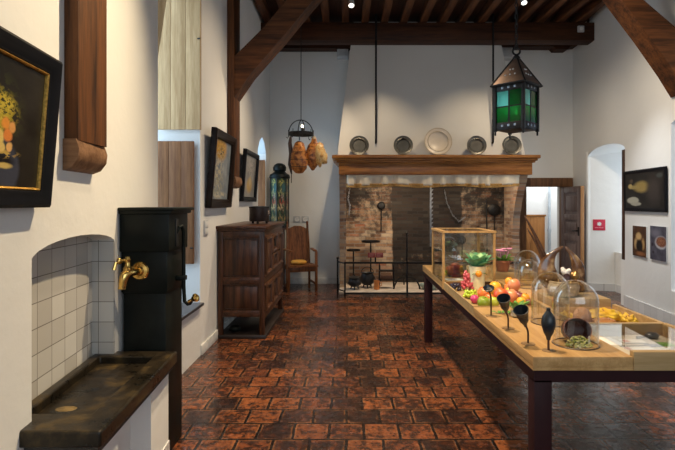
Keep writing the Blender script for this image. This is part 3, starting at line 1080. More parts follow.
cauldron('round_pot', 'squat black lidded pot beside the brick pier inside the rail', 'pot', 0.115, 8.72, 0.115, 0.20, M_pot, lid=True, legs=3)
cauldron('cauldron', 'black three-legged cauldron under the red placard', 'cauldron', 0.345, 8.90, 0.125, 0.27, M_pot, bail=True)
t = thing('copper_mug', 'small orange copper mug between the cauldron and the iron roaster', 'mug', (0.50, 8.72, HZ))
MB().lathe([(0, 0), (0.05, 0), (0.052, 0.01), (0.045, 0.09), (0.05, 0.155), (0.045, 0.155), (0.04, 0.09), (0, 0.012)], (0, 0, 0), 22).build('cup', plain('orange_copper', (0.65, 0.24, 0.07), 0.4, 0.5), t)
MB().tube([(0.045, 0, 0.13), (0.08, 0, 0.12), (0.085, 0, 0.07), (0.045, 0, 0.05)], 0.007, 8).build('handle', plain('copper_handle', (0.55, 0.2, 0.06), 0.4, 0.5), t)
t = thing('iron_roaster', 'dark iron roasting stand with two racks behind the rail', 'roaster', (0.68, 8.85, HZ))
for (sx, sy) in ((-1, -1), (1, -1), (-1, 1), (1, 1)):
    MB().tube([(sx * .13, sy * .09, 0), (sx * .12, sy * .085, 0.42)], 0.009, 6).build('leg', M_iron, t)
for z in (0.14, 0.30):
    m = MB()
    for k in range(7):
        m.box(-.125, .125, -.085 + k * .027, -.078 + k * .027, z, z + .012)
    m.box(-.128, -.118, -.09, .09, z - .004, z + .016)
    m.box(.118, .128, -.09, .09, z - .004, z + .016)
    m.build('rack', M_iron, t)
MB().box(-.10, .10, -.07, .07, 0.155, 0.23, 0.012).build('drip_pan', plain('rusty_pan', (0.10, 0.045, 0.025), 0.5, 0.3), t)
t = thing('andiron', 'black andiron with arched feet and tall upright beside the roaster', 'andiron', (1.03, 8.75, HZ))
for s in (-1, 1):
    pts = [(s * p[0], 0, p[1]) for p in arc(0.11, 0, 0.11, 180, 90, 8, 0.2)] + []
    MB().tube([(0, 0, 0.20), (s * .09, 0, .20), (s * .17, 0, .15), (s * .215, 0, .06), (s * .23, 0, 0.0)], [0.016, 0.016, 0.014, 0.013, 0.016], 8).build('leg', M_iron, t)
MB().tube([(0, 0, 0.19), (0, 0, 0.95)], [0.018, 0.012], 8).build('upright', M_iron, t)
MB().ball((0, 0, 0.97), 0.028, 12, 8).build('finial', M_iron, t)
MB().tube([(0, 0, 0.19), (0, .25, 0.17), (0, .45, 0.16), (0, .47, 0.0)], 0.013, 8).build('log_bar', M_iron, t)
t = thing('glazed_dish', 'pale green glazed oval dish on the hearth by the table end', 'dish', (1.42, 8.72, HZ))
m = MB()
m.lathe([(0, 0), (0.09, 0), (0.16, 0.05), (0.175, 0.095), (0.165, 0.095), (0.15, 0.055), (0.08, 0.012), (0, 0.01)], (0, 0, 0), 30)
for v in m.bm.verts:
    v.co.y *= 0.7
m.build('bowl', plain('pale_green_glaze', (0.30, 0.38, 0.32), 0.3), t)
MB().tube([(0.15, 0, .085), (0.22, 0, 0.10), (0.23, 0, .08)], 0.012, 8).build('handle', plain('pale_green_handle', (0.27, 0.34, 0.29), 0.35), t)


def stand(lab, x, y, h, r, name='pot_stand'):
    t = thing(name, lab, 'stand', (x, y, HZ))
    MB().lathe([(0, h), (r, h), (r * 1.02, h + .03), (r * .92, h + .03), (r * .9, h + .012), (0, h + .012)], (0, 0, 0), 24).build('tray', M_iron, t)
    MB().tube([(0, 0, 0.12), (0, 0, h)], 0.013, 8).build('column', M_iron, t)
    for k in range(3):
        a = k * 2 * PI / 3 + .4
        MB().tube([(0, 0, 0.16), (.07 * math.cos(a), .07 * math.sin(a), .13), (.13 * math.cos(a), .13 * math.sin(a), 0)], 0.010, 6).build('leg', M_iron, t)


stand('tall iron stand with flat tray against the pier end of the hearth', 0.10, 9.22, 0.62, 0.125)
stand('taller iron stand with wide tray behind the red placard', 0.42, 9.24, 0.78, 0.17)
t = thing('trammel_hook', 'long pale iron trammel bar hanging in the middle of the hearth', 'hearth hook', (1.52, 9.2, 2.2))
MB().box(1.505, 1.535, 9.19, 9.21, 0.75, 2.22, 0.002).build('bar', M_greyiron, t, world=True)
m = MB()
for k in range(12):
    m.prism([(0, 0), (0.035, 0.05), (0, 0.05)], lambda u, v, k=k: (1.535 + u, 9.193, 1.0 + k * .075 + v), lambda u, v, k=k: (1.535 + u, 9.207, 1.0 + k * .075 + v))
m.build('ratchet', M_greyiron, t, world=True)
MB().tube([(1.52, 9.2, .76), (1.52, 9.2, .66), (1.55, 9.2, .62), (1.585, 9.2, .65), (1.58, 9.2, .69)], 0.009, 8).build('hook', M_iron, t, world=True)


def skimmer(lab, x, z, r, L, y=9.46, up=False, cat='skimmer', name='skimmer'):
    t = thing(name, lab, cat, (x, y, z))
    Mx = MT(0, 0, 0, 90)
    MB().lathe([(0, 0.03), (r * .7, 0.022), (r, 0), (r * .97, -.004), (r * .68, .016), (0, .024)], (0, 0, 0), 22, M=Mx).build('pan', M_iron, t)
    s = 1 if up else -1
    MB().tube([(0, 0, s * r * .95), (0, .008, s * (r + L * .5)), (0, .02, s * (r + L))], [0.012, 0.008, 0.010], 8).build('handle', M_iron, t)
    MB().tube([(0, 0.03, r * .6), (0, 0.05, r * .6)], 0.006, 6).build('peg', M_iron, t)


skimmer('large black skimmer on the bricks near the doorway end of the hearth', 2.77, 1.42, 0.115, 0.55)
skimmer('small black ladle on the bricks between the pier and the middle bay', 0.63, 1.50, 0.075, 0.40, cat='ladle', name='ladle')
skimmer('black fire shovel against the bricks seen through the glass case', 2.16, 0.85, 0.075, 0.5, cat='shovel', name='fire_shovel')
for (pts, lab) in ((((0.02, 9.3, 2.1), (0.03, 9.3, 1.8), (0.0, 9.3, 1.62), (0.035, 9.3, 1.5), (0.02, 9.3, 1.35)), 'thin chain hanging beside the first brick pier in the hearth'),
                   (((1.83, 9.46, 1.78), (1.87, 9.45, 1.55), (1.98, 9.45, 1.32), (2.10, 9.45, 1.2), (2.2, 9.47, 1.27)), 'thin chain looped on the sooty bricks above the glass case')):
    pts = [Vector(p) for p in pts]
    m = MB()
    n = 22
    for i in range(n):
        f = i / (n - 1) * (len(pts) - 1)
        k = min(int(f), len(pts) - 2)
        p = pts[k].lerp(pts[k + 1], f - k)
        dn = (pts[k + 1] - pts[k]).normalized()
        q = dn.to_track_quat('Z', 'Y').to_matrix().to_4x4()
        Mx = Matrix.Translation(p) @ q @ Euler((0, 0, (i % 2) * PI / 2)).to_matrix().to_4x4()
        m.tube([(0.011 * math.cos(2 * PI * j / 10), 0, 0.026 * math.sin(2 * PI * j / 10)) for j in range(10)], 0.0045, 6, True, M=Mx)
    tag(m.build('hearth_chain', M_greyiron, at=pts[0]), lab, 'chain')
o = MB().tube([(2.62, 9.47, 1.62), (2.62, 9.44, 1.2), (2.62, 9.40, 0.6), (2.62, 9.36, HZ)], 0.013, 8).build('poker', M_iron, at=(2.62, 9.4, HZ))
tag(o, 'tall black iron poker leaning on the bricks beside the large skimmer', 'poker')

# ------------------------------------------------------------------ hanging crown of meats
CX, CY = -0.714, 7.6
cr = thing('meat_crown', 'black iron hoop crown with hooks hanging on a long rod', 'hanging rack', (CX, CY, 4.8))
MB().tube([(CX, CY, 4.79), (CX, CY, 2.80)], 0.006, 8).build('rod', M_iron, cr, world=True)
m = MB()
m.lathe([(0.185, -.022), (0.192, -.022), (0.192, .022), (0.185, .022)], (CX, CY, 2.60), 40, closed=True)
m.build('hoop', M_iron, cr, world=True)
for a in (0, 90):
    ca, sa = math.cos(R(a + 20)), math.sin(R(a + 20))
    MB().tube([(CX + ca * p[0], CY + sa * p[0], p[1]) for p in arc(0, 2.61, 0.188, 0, 180, 20, 0.2)], 0.0075, 8).build('arch', M_iron, cr, world=True)
for k in range(8):
    a = 2 * PI * k / 8 + .2
    c_, s_ = math.cos(a), math.sin(a)
    MB().tube([(CX + c_ * .19, CY + s_ * .19, 2.66), (CX + c_ * .19, CY + s_ * .19, 2.55), (CX + c_ * .205, CY + s_ * .205, 2.53), (CX + c_ * .225, CY + s_ * .225, 2.545)], 0.0055, 6).build('hook', M_iron, cr, world=True)
bl = MB().lathe([(0, 0), (0.02, 0), (0.02, 0.05), (0.012, 0.055)], (CX + .02, CY, 2.64), 12).build('lamp_holder', M_iron, cr, world=True)
MB().ball((CX + .02, CY, 2.715), (0.018, 0.018, 0.026), 12, 8).build('bulb', M_bulb, bl, world=True)
MB().tube([(CX - .185, CY, 2.60), (CX, CY, 2.60), (CX + .185, CY, 2.60)], 0.007, 8).build('cross_bar', M_iron, cr, world=True)


def meat_mat(name, cols):
    t = NT(name)
    v = t.coord()
    n = t.noise(v, 14, 6, 0.65)
    t.base(t.ramp(n, [(0.30 + .4 * i / (len(cols) - 1), c) for i, c in enumerate(cols)]))
    t.rough(0.35)
    t.bump(t.noise(v, 25, 6), 0.5, 0.02)
    return t.m


M_ham = meat_mat('cured_ham_rind', [(0.03, 0.008, 0.004), (0.22, 0.06, 0.012), (0.62, 0.24, 0.05), (0.12, 0.03, 0.01)])
M_fat = meat_mat('pale_ham_fat', [(0.22, 0.07, 0.015), (0.70, 0.36, 0.09), (0.85, 0.62, 0.28), (0.45, 0.16, 0.04)])
t = thing('dried_sausage', 'long thin dark dried sausage hanging from the iron crown', 'sausage', (CX - .15, CY - .06, 2.55))
MB().tube([(0, 0, 0), (-.012, 0, -.10), (.005, .01, -.25), (-.012, 0, -.42), (0.012, 0, -.56)], [0.016, 0.030, 0.034, 0.030, 0.012], 12).build('sausage_body', meat_mat('dark_sausage', [(0.02, 0.012, 0.01), (0.07, 0.03, 0.02)]), t)
MB().tube([(.012, 0, -.55), (.01, 0, -.70)], 0.006, 6).build('cord_tail', M_iron, t)
MB().tube([(0, 0, 0.0), (0, 0, .03)], 0.004, 6).build('string', M_iron, t)
t = thing('cured_ham', 'oval brown netted ham hanging in the middle of the iron crown', 'ham', (CX - .02, CY - .10, 2.56))
m = MB()
for_prof = [(0, -.57), (.05, -.56), (.10, -.50), (.125, -.40), (.12, -.28), (.10, -.18), (.07, -.11), (.035, -.085), (0, -.08)]
m.lathe(for_prof, (0, 0, 0), 24, wob=lambda a, z: 1 + .10 * math.sin(2 * a + z * 9) + .05 * math.sin(5 * a))
for v in m.bm.verts:
    v.co.y *= 0.72
m.build('ham_body', M_ham, t, angle=80)
m = MB()
for z in (-.47, -.36, -.25):
    rr = {-.47: .115, -.36: .131, -.25: .122}[z]
    m.tube([(rr * math.cos(2 * PI * k / 24), rr * .74 * math.sin(2 * PI * k / 24), z) for k in range(24)], 0.005, 6, True)
m.build('netting_cord', plain('dark_cord', (0.06, 0.03, 0.02), 0.8), t)
MB().tube([(0, 0, -.09), (0, 0, .045)], 0.004, 6).build('string', M_iron, t)
t = thing('cured_ham', 'two-toned ham with pale ragged fat hanging at the fireplace side of the crown', 'ham', (CX + .20, CY - .02, 2.54))
m = MB().lathe([(0, -.50), (.02, -.49), (.07, -.41), (.11, -.31), (.12, -.22), (.09, -.12), (.04, -.06), (.03, 0.0), (0, 0.0)], (0, 0, 0), 24, wob=lambda a, z: 1 + .10 * math.sin(2 * a + 1) + .06 * math.sin(4 * a + z * 12))
for v in m.bm.verts:
    v.co.y *= 0.7
    v.co.x -= 0.02 * (1 if v.co.z < -.3 else 0)
m.build('ham_body', M_ham, t, angle=80)
m = MB()
m.ball((0.085, -0.02, -.25), (0.085, 0.075, 0.16), 20, 14, nz=.35, nsc=2.5, seed=3)
m.ball((0.15, -0.0, -.31), (0.055, 0.05, 0.09), 16, 10, nz=.4, nsc=3.5, seed=8)
m.build('fat_flap', M_fat, t, angle=80)
MB().tube([(0, 0, -.02), (0, 0, .02)], [0.03, 0.02], 10).build('shank_wrap', plain('pale_wrap', (0.55, 0.42, 0.28), 0.8), t)

# ------------------------------------------------------------------ corner lantern, chair, sockets
LX, LY = -1.26, 9.22
t = thing('corner_pedestal', 'dark wooden pedestal hidden mostly behind the carved cabinet in the corner', 'pedestal', (LX, LY, 0))
MB().box(LX - .13, LX + .13, LY - .13, LY + .13, 1.06, 1.10, 0.006).build('top_board', M_oakdark, t, world=True)
MB().box(LX - .09, LX + .09, LY - .09, LY + .09, 0.05, 1.06, 0.006).build('column', M_oakdark, t, world=True)
MB().box(LX - .13, LX + .13, LY - .13, LY + .13, 0, 0.05, 0.006).build('foot', M_oakdark, t, world=True)
t = thing('painted_lantern', 'tall glass lantern with painted scenes and black domed top in the corner', 'lantern', (LX, LY, 1.10))
M_lp = painting('painted_lantern_glass', (0.020, 0.030, 0.018), (0.075, 0.10, 0.055), [
    (0.62, 0.47, 0.30, 0.13, (0.36, 0.06, 0.035), .5, 9), (0.4, 0.38, 0.34, 0.06, (0.50, 0.36, 0.17), .4, 12), (0.5, 0.92, 0.3, 0.06, (0.55, 0.42, 0.08), .3, 25),
    (0.4, 0.68, 0.45, 0.04, (0.42, 0.35, 0.13), .4, 10), (0.55, 0.15, 0.5, 0.05, (0.36, 0.20, 0.07), .4, 10), (0.75, 0.8, 0.2, 0.1, (0.05, 0.10, 0.09), .3, 0), (0.6, 0.6, 0.1, 0.06, (0.35, 0.30, 0.22), .4, 20)], 0.15, 0.5, 0.4)
hexr = 0.17
for k in range(6):
    a0, a1 = R(60 * k + 20), R(60 * k + 80)
    p0 = (hexr * math.cos(a0), hexr * math.sin(a0))
    p1 = (hexr * math.cos(a1), hexr * math.sin(a1))
    MB().quad((p0[0], p0[1], 0.05), (p1[0], p1[1], 0.05), (p1[0], p1[1], 0.90), (p0[0], p0[1], 0.90), True).build('glass_side', M_lp, t)
    MB().tube([(p0[0], p0[1], 0.0), (p0[0], p0[1], .93)], 0.009, 6).build('corner_bar', M_iron, t)
MB().lathe([(0, 0), (.18, 0), (.18, .05), (0, .05)], (0, 0, 0), 6, M=Euler((0, 0, R(20))).to_matrix().to_4x4()).build('lantern_base', M_iron, t)
MB().lathe([(0, .90), (.185, .90), (.195, .92), (.18, .97), (.13, 1.0), (.10, 1.03), (.12, 1.05), (.125, 1.10), (.10, 1.15), (.05, 1.18), (0, 1.185)], (0, 0, 0), 20).build('domed_cap', M_black, t)

for (x0, lab) in ((-0.98, 'white wall socket plate nearer the painted lantern, behind the chair'), (-0.82, 'white wall socket plate nearer the fireplace, behind the chair')):
    t = thing('wall_socket', lab, 'socket', (x0, 9.6, 1.175))
    MB().box(x0 - .068, x0 + .068, 9.588, 9.6, 1.175, 1.30, 0.004).build('plate', M_greyplastic, t, world=True)
    MB().lathe([(0, 0), (.045, 0), (.045, .006), (.036, .006), (.034, .002), (0, .002)], (0, 0, 0), 20, M=MT(x0, 9.588, 1.237, 90)).build('socket_well', M_whiteplastic, t, world=True)

CH = thing('armchair', 'old brown wooden armchair with tall panelled back in the corner', 'chair', (-0.845, 8.90, 0), (0, 0, R(17)))
for s in (-1, 1):
    MB().box(s * .245 - .022, s * .245 + .022, -.20, -.155, 0, 0.70, 0.006).build('leg', M_chair, CH)
    MB().tube([(s * .205, .20, 0), (s * .205, .20, .42), (s * .195, .235, .8), (s * .185, .30, 1.17)], 0.022, 8).build('leg', M_chair, CH)
    MB().ball((s * .185, .305, 1.19), (.022, .022, .03), 10, 8).build('finial', M_chair, CH)
    MB().box(-.03, .03, -.23, .225, 0, .03, 0.008, M=MT(s * .235, 0, .70, 0, 0, s * -5)).build('armrest', M_chair, CH)
    MB().box(s * .225 - .012, s * .225 + .012, -.17, .19, .12, .155, 0.003).build('stretcher', M_chair, CH)
    MB().box(s * .235 - .014, s * .235 + .014, -.17, .2, .36, .43, 0.004).build('side_rail', M_chair, CH)
MB().prism([(-.27, -.22), (.27, -.22), (.225, .22), (-.225, .22)], lambda u, v: (u, v, .43), lambda u, v: (u, v, .46)).build('seat', M_chair, CH)
MB().box(-.24, .24, -.195, -.165, .35, .43, 0.004).build('front_rail', M_chair, CH)
m = MB()
v0 = [(-.185, .215, .50), (.185, .215, .50), (.175, .285, 1.08), (0.06, .295, 1.13), (-.06, .295, 1.13), (-.175, .285, 1.08)]
a = [m.bm.verts.new(Vector(p)) for p in v0]
b = [m.bm.verts.new(Vector(p) + Vector((0, .022, 0))) for p in v0]
m.bm.faces.new(a)
m.bm.faces.new(b[::-1])
for i in range(6):
    m.bm.faces.new((a[i], a[(i + 1) % 6], b[(i + 1) % 6], b[i]))
m.build('backrest', M_chair, CH)
MB().box(-.18, .18, .205, .235, .46, .51, 0.004).build('back_rail', M_chair, CH)
t = thing('seat_pad', 'small round golden pad lying on the seat of the wooden armchair', 'cushion', (-0.88, 8.93, 0.461))
M_pad = plain('golden_velvet', (0.62, 0.30, 0.04), 0.7, 0, 0.2)
MB().lathe([(0, 0), (.10, 0), (.135, .02), (.14, .04), (.12, .065), (.05, .07), (0, .06)], (0, 0, 0), 26, wob=lambda a, z: 1 + .03 * math.cos(8 * a)).build('pad', M_pad, t, angle=70)
MB().ball((0, 0, .066), (.016, .016, .01), 10, 6).build('button', M_gold, t)

# ------------------------------------------------------------------ carved cabinet
CB = thing('carved_cabinet', 'dark oak panelled cabinet on short legs against the white wall', 'cabinet', (-1.21, 6.42, 0), (0, 0, R(-0.8)))
hx, hy = 0.265, 0.72     # half depth (x), half length (y)
m = MB()
m.box(-hx + .02, hx - .02, -hy + .02, hy - .02, .25, 1.22)
m.build('carcass', M_oakdark, CB)
for (sx, sy) in ((-1, -1), (1, -1), (-1, 1), (1, 1)):
    MB().box(sx * hx - (.055 if sx > 0 else 0), sx * hx + (0 if sx > 0 else .055), sy * hy - (.055 if sy > 0 else 0), sy * hy + (0 if sy > 0 else .055), 0, 1.235, 0.004).build('leg', M_oakdark, CB)
MB().box(-hx - .025, hx + .035, -hy - .03, hy + .03, 1.255, 1.288, 0.006).build('top_board', M_oakdark_x, CB)
MB().box(-hx - .01, hx + .018, -hy - .014, hy + .014, 1.225, 1.256, 0.008).build('cornice', M_oakdark_x, CB)
MB().box(-hx, hx + .02, -hy - .012, hy + .012, 0.0, 0.045, 0.006).build('floor_shelf', plain('blackish_plinth', (0.02, 0.013, 0.011), 0.4), CB)
# end panels (facing the camera)
for z0, z1 in ((.25, .32), (.62, .70), (1.15, 1.235)):
    MB().box(-hx + .055, hx - .055, -hy, -hy + .03, z0, z1, 0.004).build('end_rail', M_oakdark_x, CB)
for z0, z1 in ((.34, .60), (.72, 1.13)):
    m = MB().box(-hx + .075, hx - .075, -hy + .006, -hy + .03, z0, z1, 0.012)
    m.build('end_panel', M_oakdark, CB)
# front (facing the room)
M_cabf = wood('cabinet_front_oak', (0.035, 0.013, 0.006), (0.17, 0.070, 0.030), 'Z', 9, 0.34, 0.12, coat=0.25)
for z0, z1 in ((.22, .29), (.62, .70), (1.16, 1.235)):
    MB().box(hx - .03, hx, -hy + .055, hy - .055, z0, z1, 0.004).build('front_rail', M_cabf, CB)
for z in (.60, .705, 1.15):
    MB().box(hx - .01, hx + .012, -hy + .02, hy - .02, z, z + .018, 0.005).build('front_moulding', M_cabf, CB)
yb = [-.665, -.24, -.10, .10, .24, .665]
def carved(y0, y1, z0, z1, mb):
    mb.box(hx - .028, hx - .004, y0, y1, z0, z1, 0.003)
    mb.ring(y1 - y0, z1 - z0, [(0.0, 0.0), (0.0, -.022), (.02, -.03), (.035, -.018), (.04, 0.0)], M=Matrix.Translation((hx - .006, (y0 + y1) / 2, (z0 + z1) / 2)) @ Euler((0, 0, PI / 2)).to_matrix().to_4x4())
    if (y1 - y0) > .12:
        mb.box(hx - .01, hx + .006, y0 + .07, y1 - .07, z0 + .07, z1 - .07, 0.012)
for (y0, y1) in ((-.655, -.25), (.25, .655)):
    m = MB()
    carved(y0, y1, .715, 1.15, m)
    dr = m.build('door', M_cabf, CB)
    ky = y1 - .02 if y0 < 0 else y0 + .02
    MB().tube([(hx + .015, ky, .93), (hx + .03, ky, .93)], [.006, .012], 8).build('knob', M_iron, dr)
m = MB()
carved(-.22, .22, .93, 1.15, m)
carved(-.22, .22, .715, .92, m)
m.build('centre_panel', M_cabf, CB)
for (y0, y1) in ((-.655, -.23), (-.21, .21), (.23, .655)):
    m = MB()
    carved(y0, y1, .30, .605, m)
    m.build('drawer_front', M_cabf, CB)
m = MB().box(hx - .004, hx + .02, -.03, .03, 1.0, 1.09, 0.004)
m.build('lock_plate', M_iron, CB)
bg = MB().ball((-1.32, 5.84, 0.085), (.07, .06, .04), 14, 10, nz=.15).build('dark_bundle', M_black, at=(-1.32, 5.84, .045))
tag(bg, 'small dark lump lying on the low shelf under the carved cabinet', 'bundle')

t = thing('iron_brazier', 'round black iron lidded box on feet on top of the carved cabinet', 'brazier', (-1.13, 6.35, 1.289))
MB().lathe([(0, .03), (.118, .03), (.124, .04), (.122, .20), (.115, .205), (0, .205)], (0, 0, 0), 32).build('drum', plain('dark_brown_iron', (0.028, 0.018, 0.016), 0.4, 0.5, 0.4), t)
l_ = MB().lathe([(0, .222), (.06, .222), (.125, .214), (.128, .206), (.128, .200), (.123, .2)], (0, 0, 0), 32).build('lid', M_iron, t)
for k in range(3):
    a = k * 2 * PI / 3 - PI / 2
    MB().lathe([(0, 0), (.014, 0), (.016, .015), (.012, .032), (0, .032)], (.10 * math.cos(a), .10 * math.sin(a), 0), 10).build('foot', M_iron, t)
MB().box(.112, .130, -.03, .03, .10, .17, 0.003).build('clasp', plain('worn_clasp', (0.35, 0.25, 0.18), 0.4, 0.7), t)
MB().tube([(.118, -.03, .12), (.145, -.03, .11), (.145, .03, .11), (.118, .03, .12)], .005, 6).build('ring_handle', M_iron, t)

# ------------------------------------------------------------------ framed pictures
def picture(name, lab, cat, loc, rotz, tilt, W, H, depth, prof, mat_frame, mat_canvas, inset, gold=None, goldinset=None, glass=False):
    t = thing(name, lab, cat, loc, (R(tilt), 0, R(rotz)))
    up = Matrix.Translation((0, 0, H / 2))
    MB().ring(W, H, prof, M=up).build('frame', mat_frame, t)
    if gold:
        MB().ring(W, H, gold, M=up).build('gilt_slip', M_gold, t)
    w, h = W / 2 - inset, H / 2 - inset
    MB().quad((-w, -0.018, H / 2 - h), (w, -0.018, H / 2 - h), (w, -0.018, H / 2 + h), (-w, -0.018, H / 2 + h), True).build('canvas', mat_canvas, t)
    MB().box(-w - .01, w + .01, -.012, -.002, H / 2 - h - .01, H / 2 + h + .01).build('backing', M_frame2, t)
    return t


fruit_paint = painting('still_life_with_fruit', (0.010, 0.008, 0.006), (0.030, 0.025, 0.018), [
    (0.60, 0.12, 0.24, 0.30, (0.050, 0.055, 0.080), .06, 0),
    (0.66, 0.86, 0.10, 0.10, (0.012, 0.010, 0.008), .3, 0),
    (0.60, 0.56, 0.20, 0.28, (0.050, 0.055, 0.012), .4, 16),
    (0.63, 0.58, 0.15, 0.16, (0.42, 0.32, 0.03), .3, 30),
    (0.68, 0.64, 0.09, 0.08, (0.55, 0.42, 0.05), .3, 42),
    (0.60, 0.50, 0.12, 0.10, (0.60, 0.45, 0.07), .3, 34),
    (0.62, 0.20, 0.17, 0.06, (0.010, 0.009, 0.010), .2, 0),
    (0.64, 0.255, 0.17, 0.035, (0.55, 0.36, 0.08), .3, 24),
    (0.72, 0.16, 0.06, 0.022, (0.62, 0.45, 0.14), .3, 0),
    (0.60, 0.36, 0.06, 0.085, (0.72, 0.50, 0.12), .15, 0),
    (0.665, 0.37, 0.045, 0.07, (0.78, 0.56, 0.16), .15, 0),
    (0.735, 0.40, 0.032, 0.050, (0.75, 0.24, 0.05), .2, 0),
    (0.715, 0.49, 0.030, 0.050, (0.78, 0.30, 0.05), .2, 0),
    (0.765, 0.47, 0.026, 0.045, (0.72, 0.34, 0.10), .2, 0),
    (0.755, 0.31, 0.022, 0.035, (0.80, 0.45, 0.15), .2, 0),
    (0.70, 0.30, 0.025, 0.035, (0.74, 0.52, 0.16), .2, 0)], wob=0.03)
W1, H1 = 0.98, 0.60
p1c = 2.055 - W1 / 2
pic = picture('framed_painting', 'large black-framed fruit still life with gilt slip, cut by the photo edge', 'painting', (XN(p1c) + .015, p1c, 1.535), 90 + 5.7, 4.5, W1, H1, .05,
              [(0, 0), (0, -.04), (.012, -.05), (.03, -.046), (.05, -.032), (.062, -.030), (.07, -.022), (.07, 0)], M_frame, fruit_paint, .078,
              gold=[(.066, -.005), (.066, -.026), (.070, -.031), (.076, -.026), (.076, -.005)])
m = MB().box(W1 / 2 - .27, W1 / 2 - .17, -.036, -.031, .025, .038, .002)
m.build('name_plate', M_brass, pic)

fl_paint = painting('small_flower_study', (0.15, 0.18, 0.21), (0.28, 0.31, 0.33), [
    (0.38, 0.86, 0.32, 0.20, (0.42, 0.22, 0.03), .3, 0), (0.42, 0.85, 0.26, 0.15, (0.55, 0.32, 0.05), .4, 22), (0.45, 0.80, 0.12, 0.10, (0.10, 0.08, 0.03), .4, 28),
    (0.25, 0.40, 0.3, 0.35, (0.45, 0.40, 0.28), .5, 12), (0.35, 0.25, 0.3, 0.2, (0.25, 0.24, 0.18), .5, 16), (0.5, 0.08, 0.35, 0.05, (0.5, 0.45, 0.32), .4, 14)], 0.25, 0.4)
prof2 = [(0, 0), (0, -.05), (.012, -.062), (.05, -.058), (.07, -.045), (.085, -.042), (.095, -.03), (.095, 0)]
picture('framed_flower_study', 'dark-framed tall painting with golden flower head on pale ground, beside the window', 'painting', (-1.492, 5.69, 1.50), 90, 4.5, 0.93, 0.85, .05, prof2, M_frame2, fl_paint, .09)
fl_paint2 = painting('small_pale_study', (0.26, 0.25, 0.23), (0.38, 0.36, 0.33), [
    (0.5, 0.28, 0.22, 0.16, (0.60, 0.38, 0.12), .4, 0), (0.55, 0.38, 0.1, 0.12, (0.62, 0.46, 0.22), .4, 0), (0.6, 0.7, 0.25, 0.2, (0.44, 0.40, 0.36), .6, 12)], 0.25, 0.4)
picture('framed_flower_study', 'dark-framed pale painting with small golden fruit, above the carved cabinet', 'painting', (-1.492, 7.37, 1.575), 90, 4.0, 0.98, 0.73, .05,
        [(0, 0), (0, -.045), (.012, -.055), (.04, -.05), (.055, -.04), (.065, -.03), (.065, 0)], M_frame, fl_paint2, .06)

lute_paint = painting('dark_still_life', (0.012, 0.011, 0.011), (0.030, 0.026, 0.022), [
    (0.45, 0.60, 0.19, 0.15, (0.30, 0.21, 0.07), .3, 0), (0.26, 0.60, 0.14, 0.05, (0.32, 0.24, 0.09), .3, 0), (0.15, 0.63, 0.05, 0.07, (0.45, 0.33, 0.12), .3, 0),
    (0.18, 0.78, 0.04, 0.06, (0.10, 0.075, 0.05), .4, 0), (0.22, 0.22, 0.16, 0.10, (0.40, 0.38, 0.30), .15, 0), (0.30, 0.12, 0.14, 0.05, (0.36, 0.34, 0.27), .15, 0),
    (0.75, 0.5, 0.15, 0.35, (0.05, 0.04, 0.035), .5, 0), (0.9, 0.88, 0.07, 0.06, (0.055, 0.06, 0.055), .3, 0)], 0.35, 0.25)
ym = 6.89
picture('framed_dark_painting', 'wide black-framed dark painting with pale plucked fowl on the far side wall', 'painting', (XR(ym) - .012, ym, 1.432), -90 - 4.57, 0.6, 1.14, 0.585, .05,
        [(0, 0), (0, -.018), (.012, -.026), (.03, -.025), (.045, -.022), (.05, -.019), (.05, 0)], M_frame, lute_paint, .045)


def print_panel(lab, y0, y1, z0, z1, mat):
    yc = (y0 + y1) / 2
    t = thing('photo_print', lab, 'print', (XR(yc) - .001, yc, z0), (0, 0, R(-90 - 4.57)))
    W, H = y1 - y0, z1 - z0
    MB().box(-W / 2, W / 2, -.02, 0, 0, H).build('board', M_greyplastic, t)
    MB().quad((-W / 2, -.0205, 0), (W / 2, -.0205, 0), (W / 2, -.0205, H), (-W / 2, -.0205, H), True).build('print_face', mat, t)


print_panel('unframed photo print of golden food in dark dish, under the dark painting', 6.83, 7.21, 0.80, 1.225, painting('warm_food_print', (0.05, 0.022, 0.012), (0.13, 0.06, 0.03), [
    (0.45, 0.66, 0.2, 0.12, (0.62, 0.40, 0.17), .3, 0), (0.25, 0.42, 0.12, 0.16, (0.55, 0.36, 0.16), .4, 0), (0.78, 0.42, 0.1, 0.16, (0.5, 0.30, 0.12), .4, 0), (0.5, 0.36, 0.25, 0.18, (0.018, 0.014, 0.012), .25, 0), (0.6, 0.10, 0.3, 0.06, (0.30, 0.12, 0.05), .5, 0)], 0.4, 0.1))
print_panel('unframed slate-blue photo print of a bowl of nuts, beside the golden food print', 6.34, 6.73, 0.80, 1.245, painting('bowl_of_nuts_print', (0.045, 0.043, 0.060), (0.12, 0.115, 0.15), [
    (0.68, 0.53, 0.36, 0.19, (0.50, 0.48, 0.50), .15, 0), (0.70, 0.55, 0.31, 0.155, (0.16, 0.06, 0.035), .15, 0), (0.70, 0.55, 0.28, 0.13, (0.32, 0.14, 0.08), .3, 18), (0.15, 0.45, 0.07, 0.05, (0.03, 0.02, 0.03), .3, 0), (0.2, 0.22, 0.06, 0.04, (0.03, 0.02, 0.03), .3, 0), (0.35, 0.8, 0.3, 0.1, (0.17, 0.16, 0.20), .6, 0)], 0.4, 0.1))

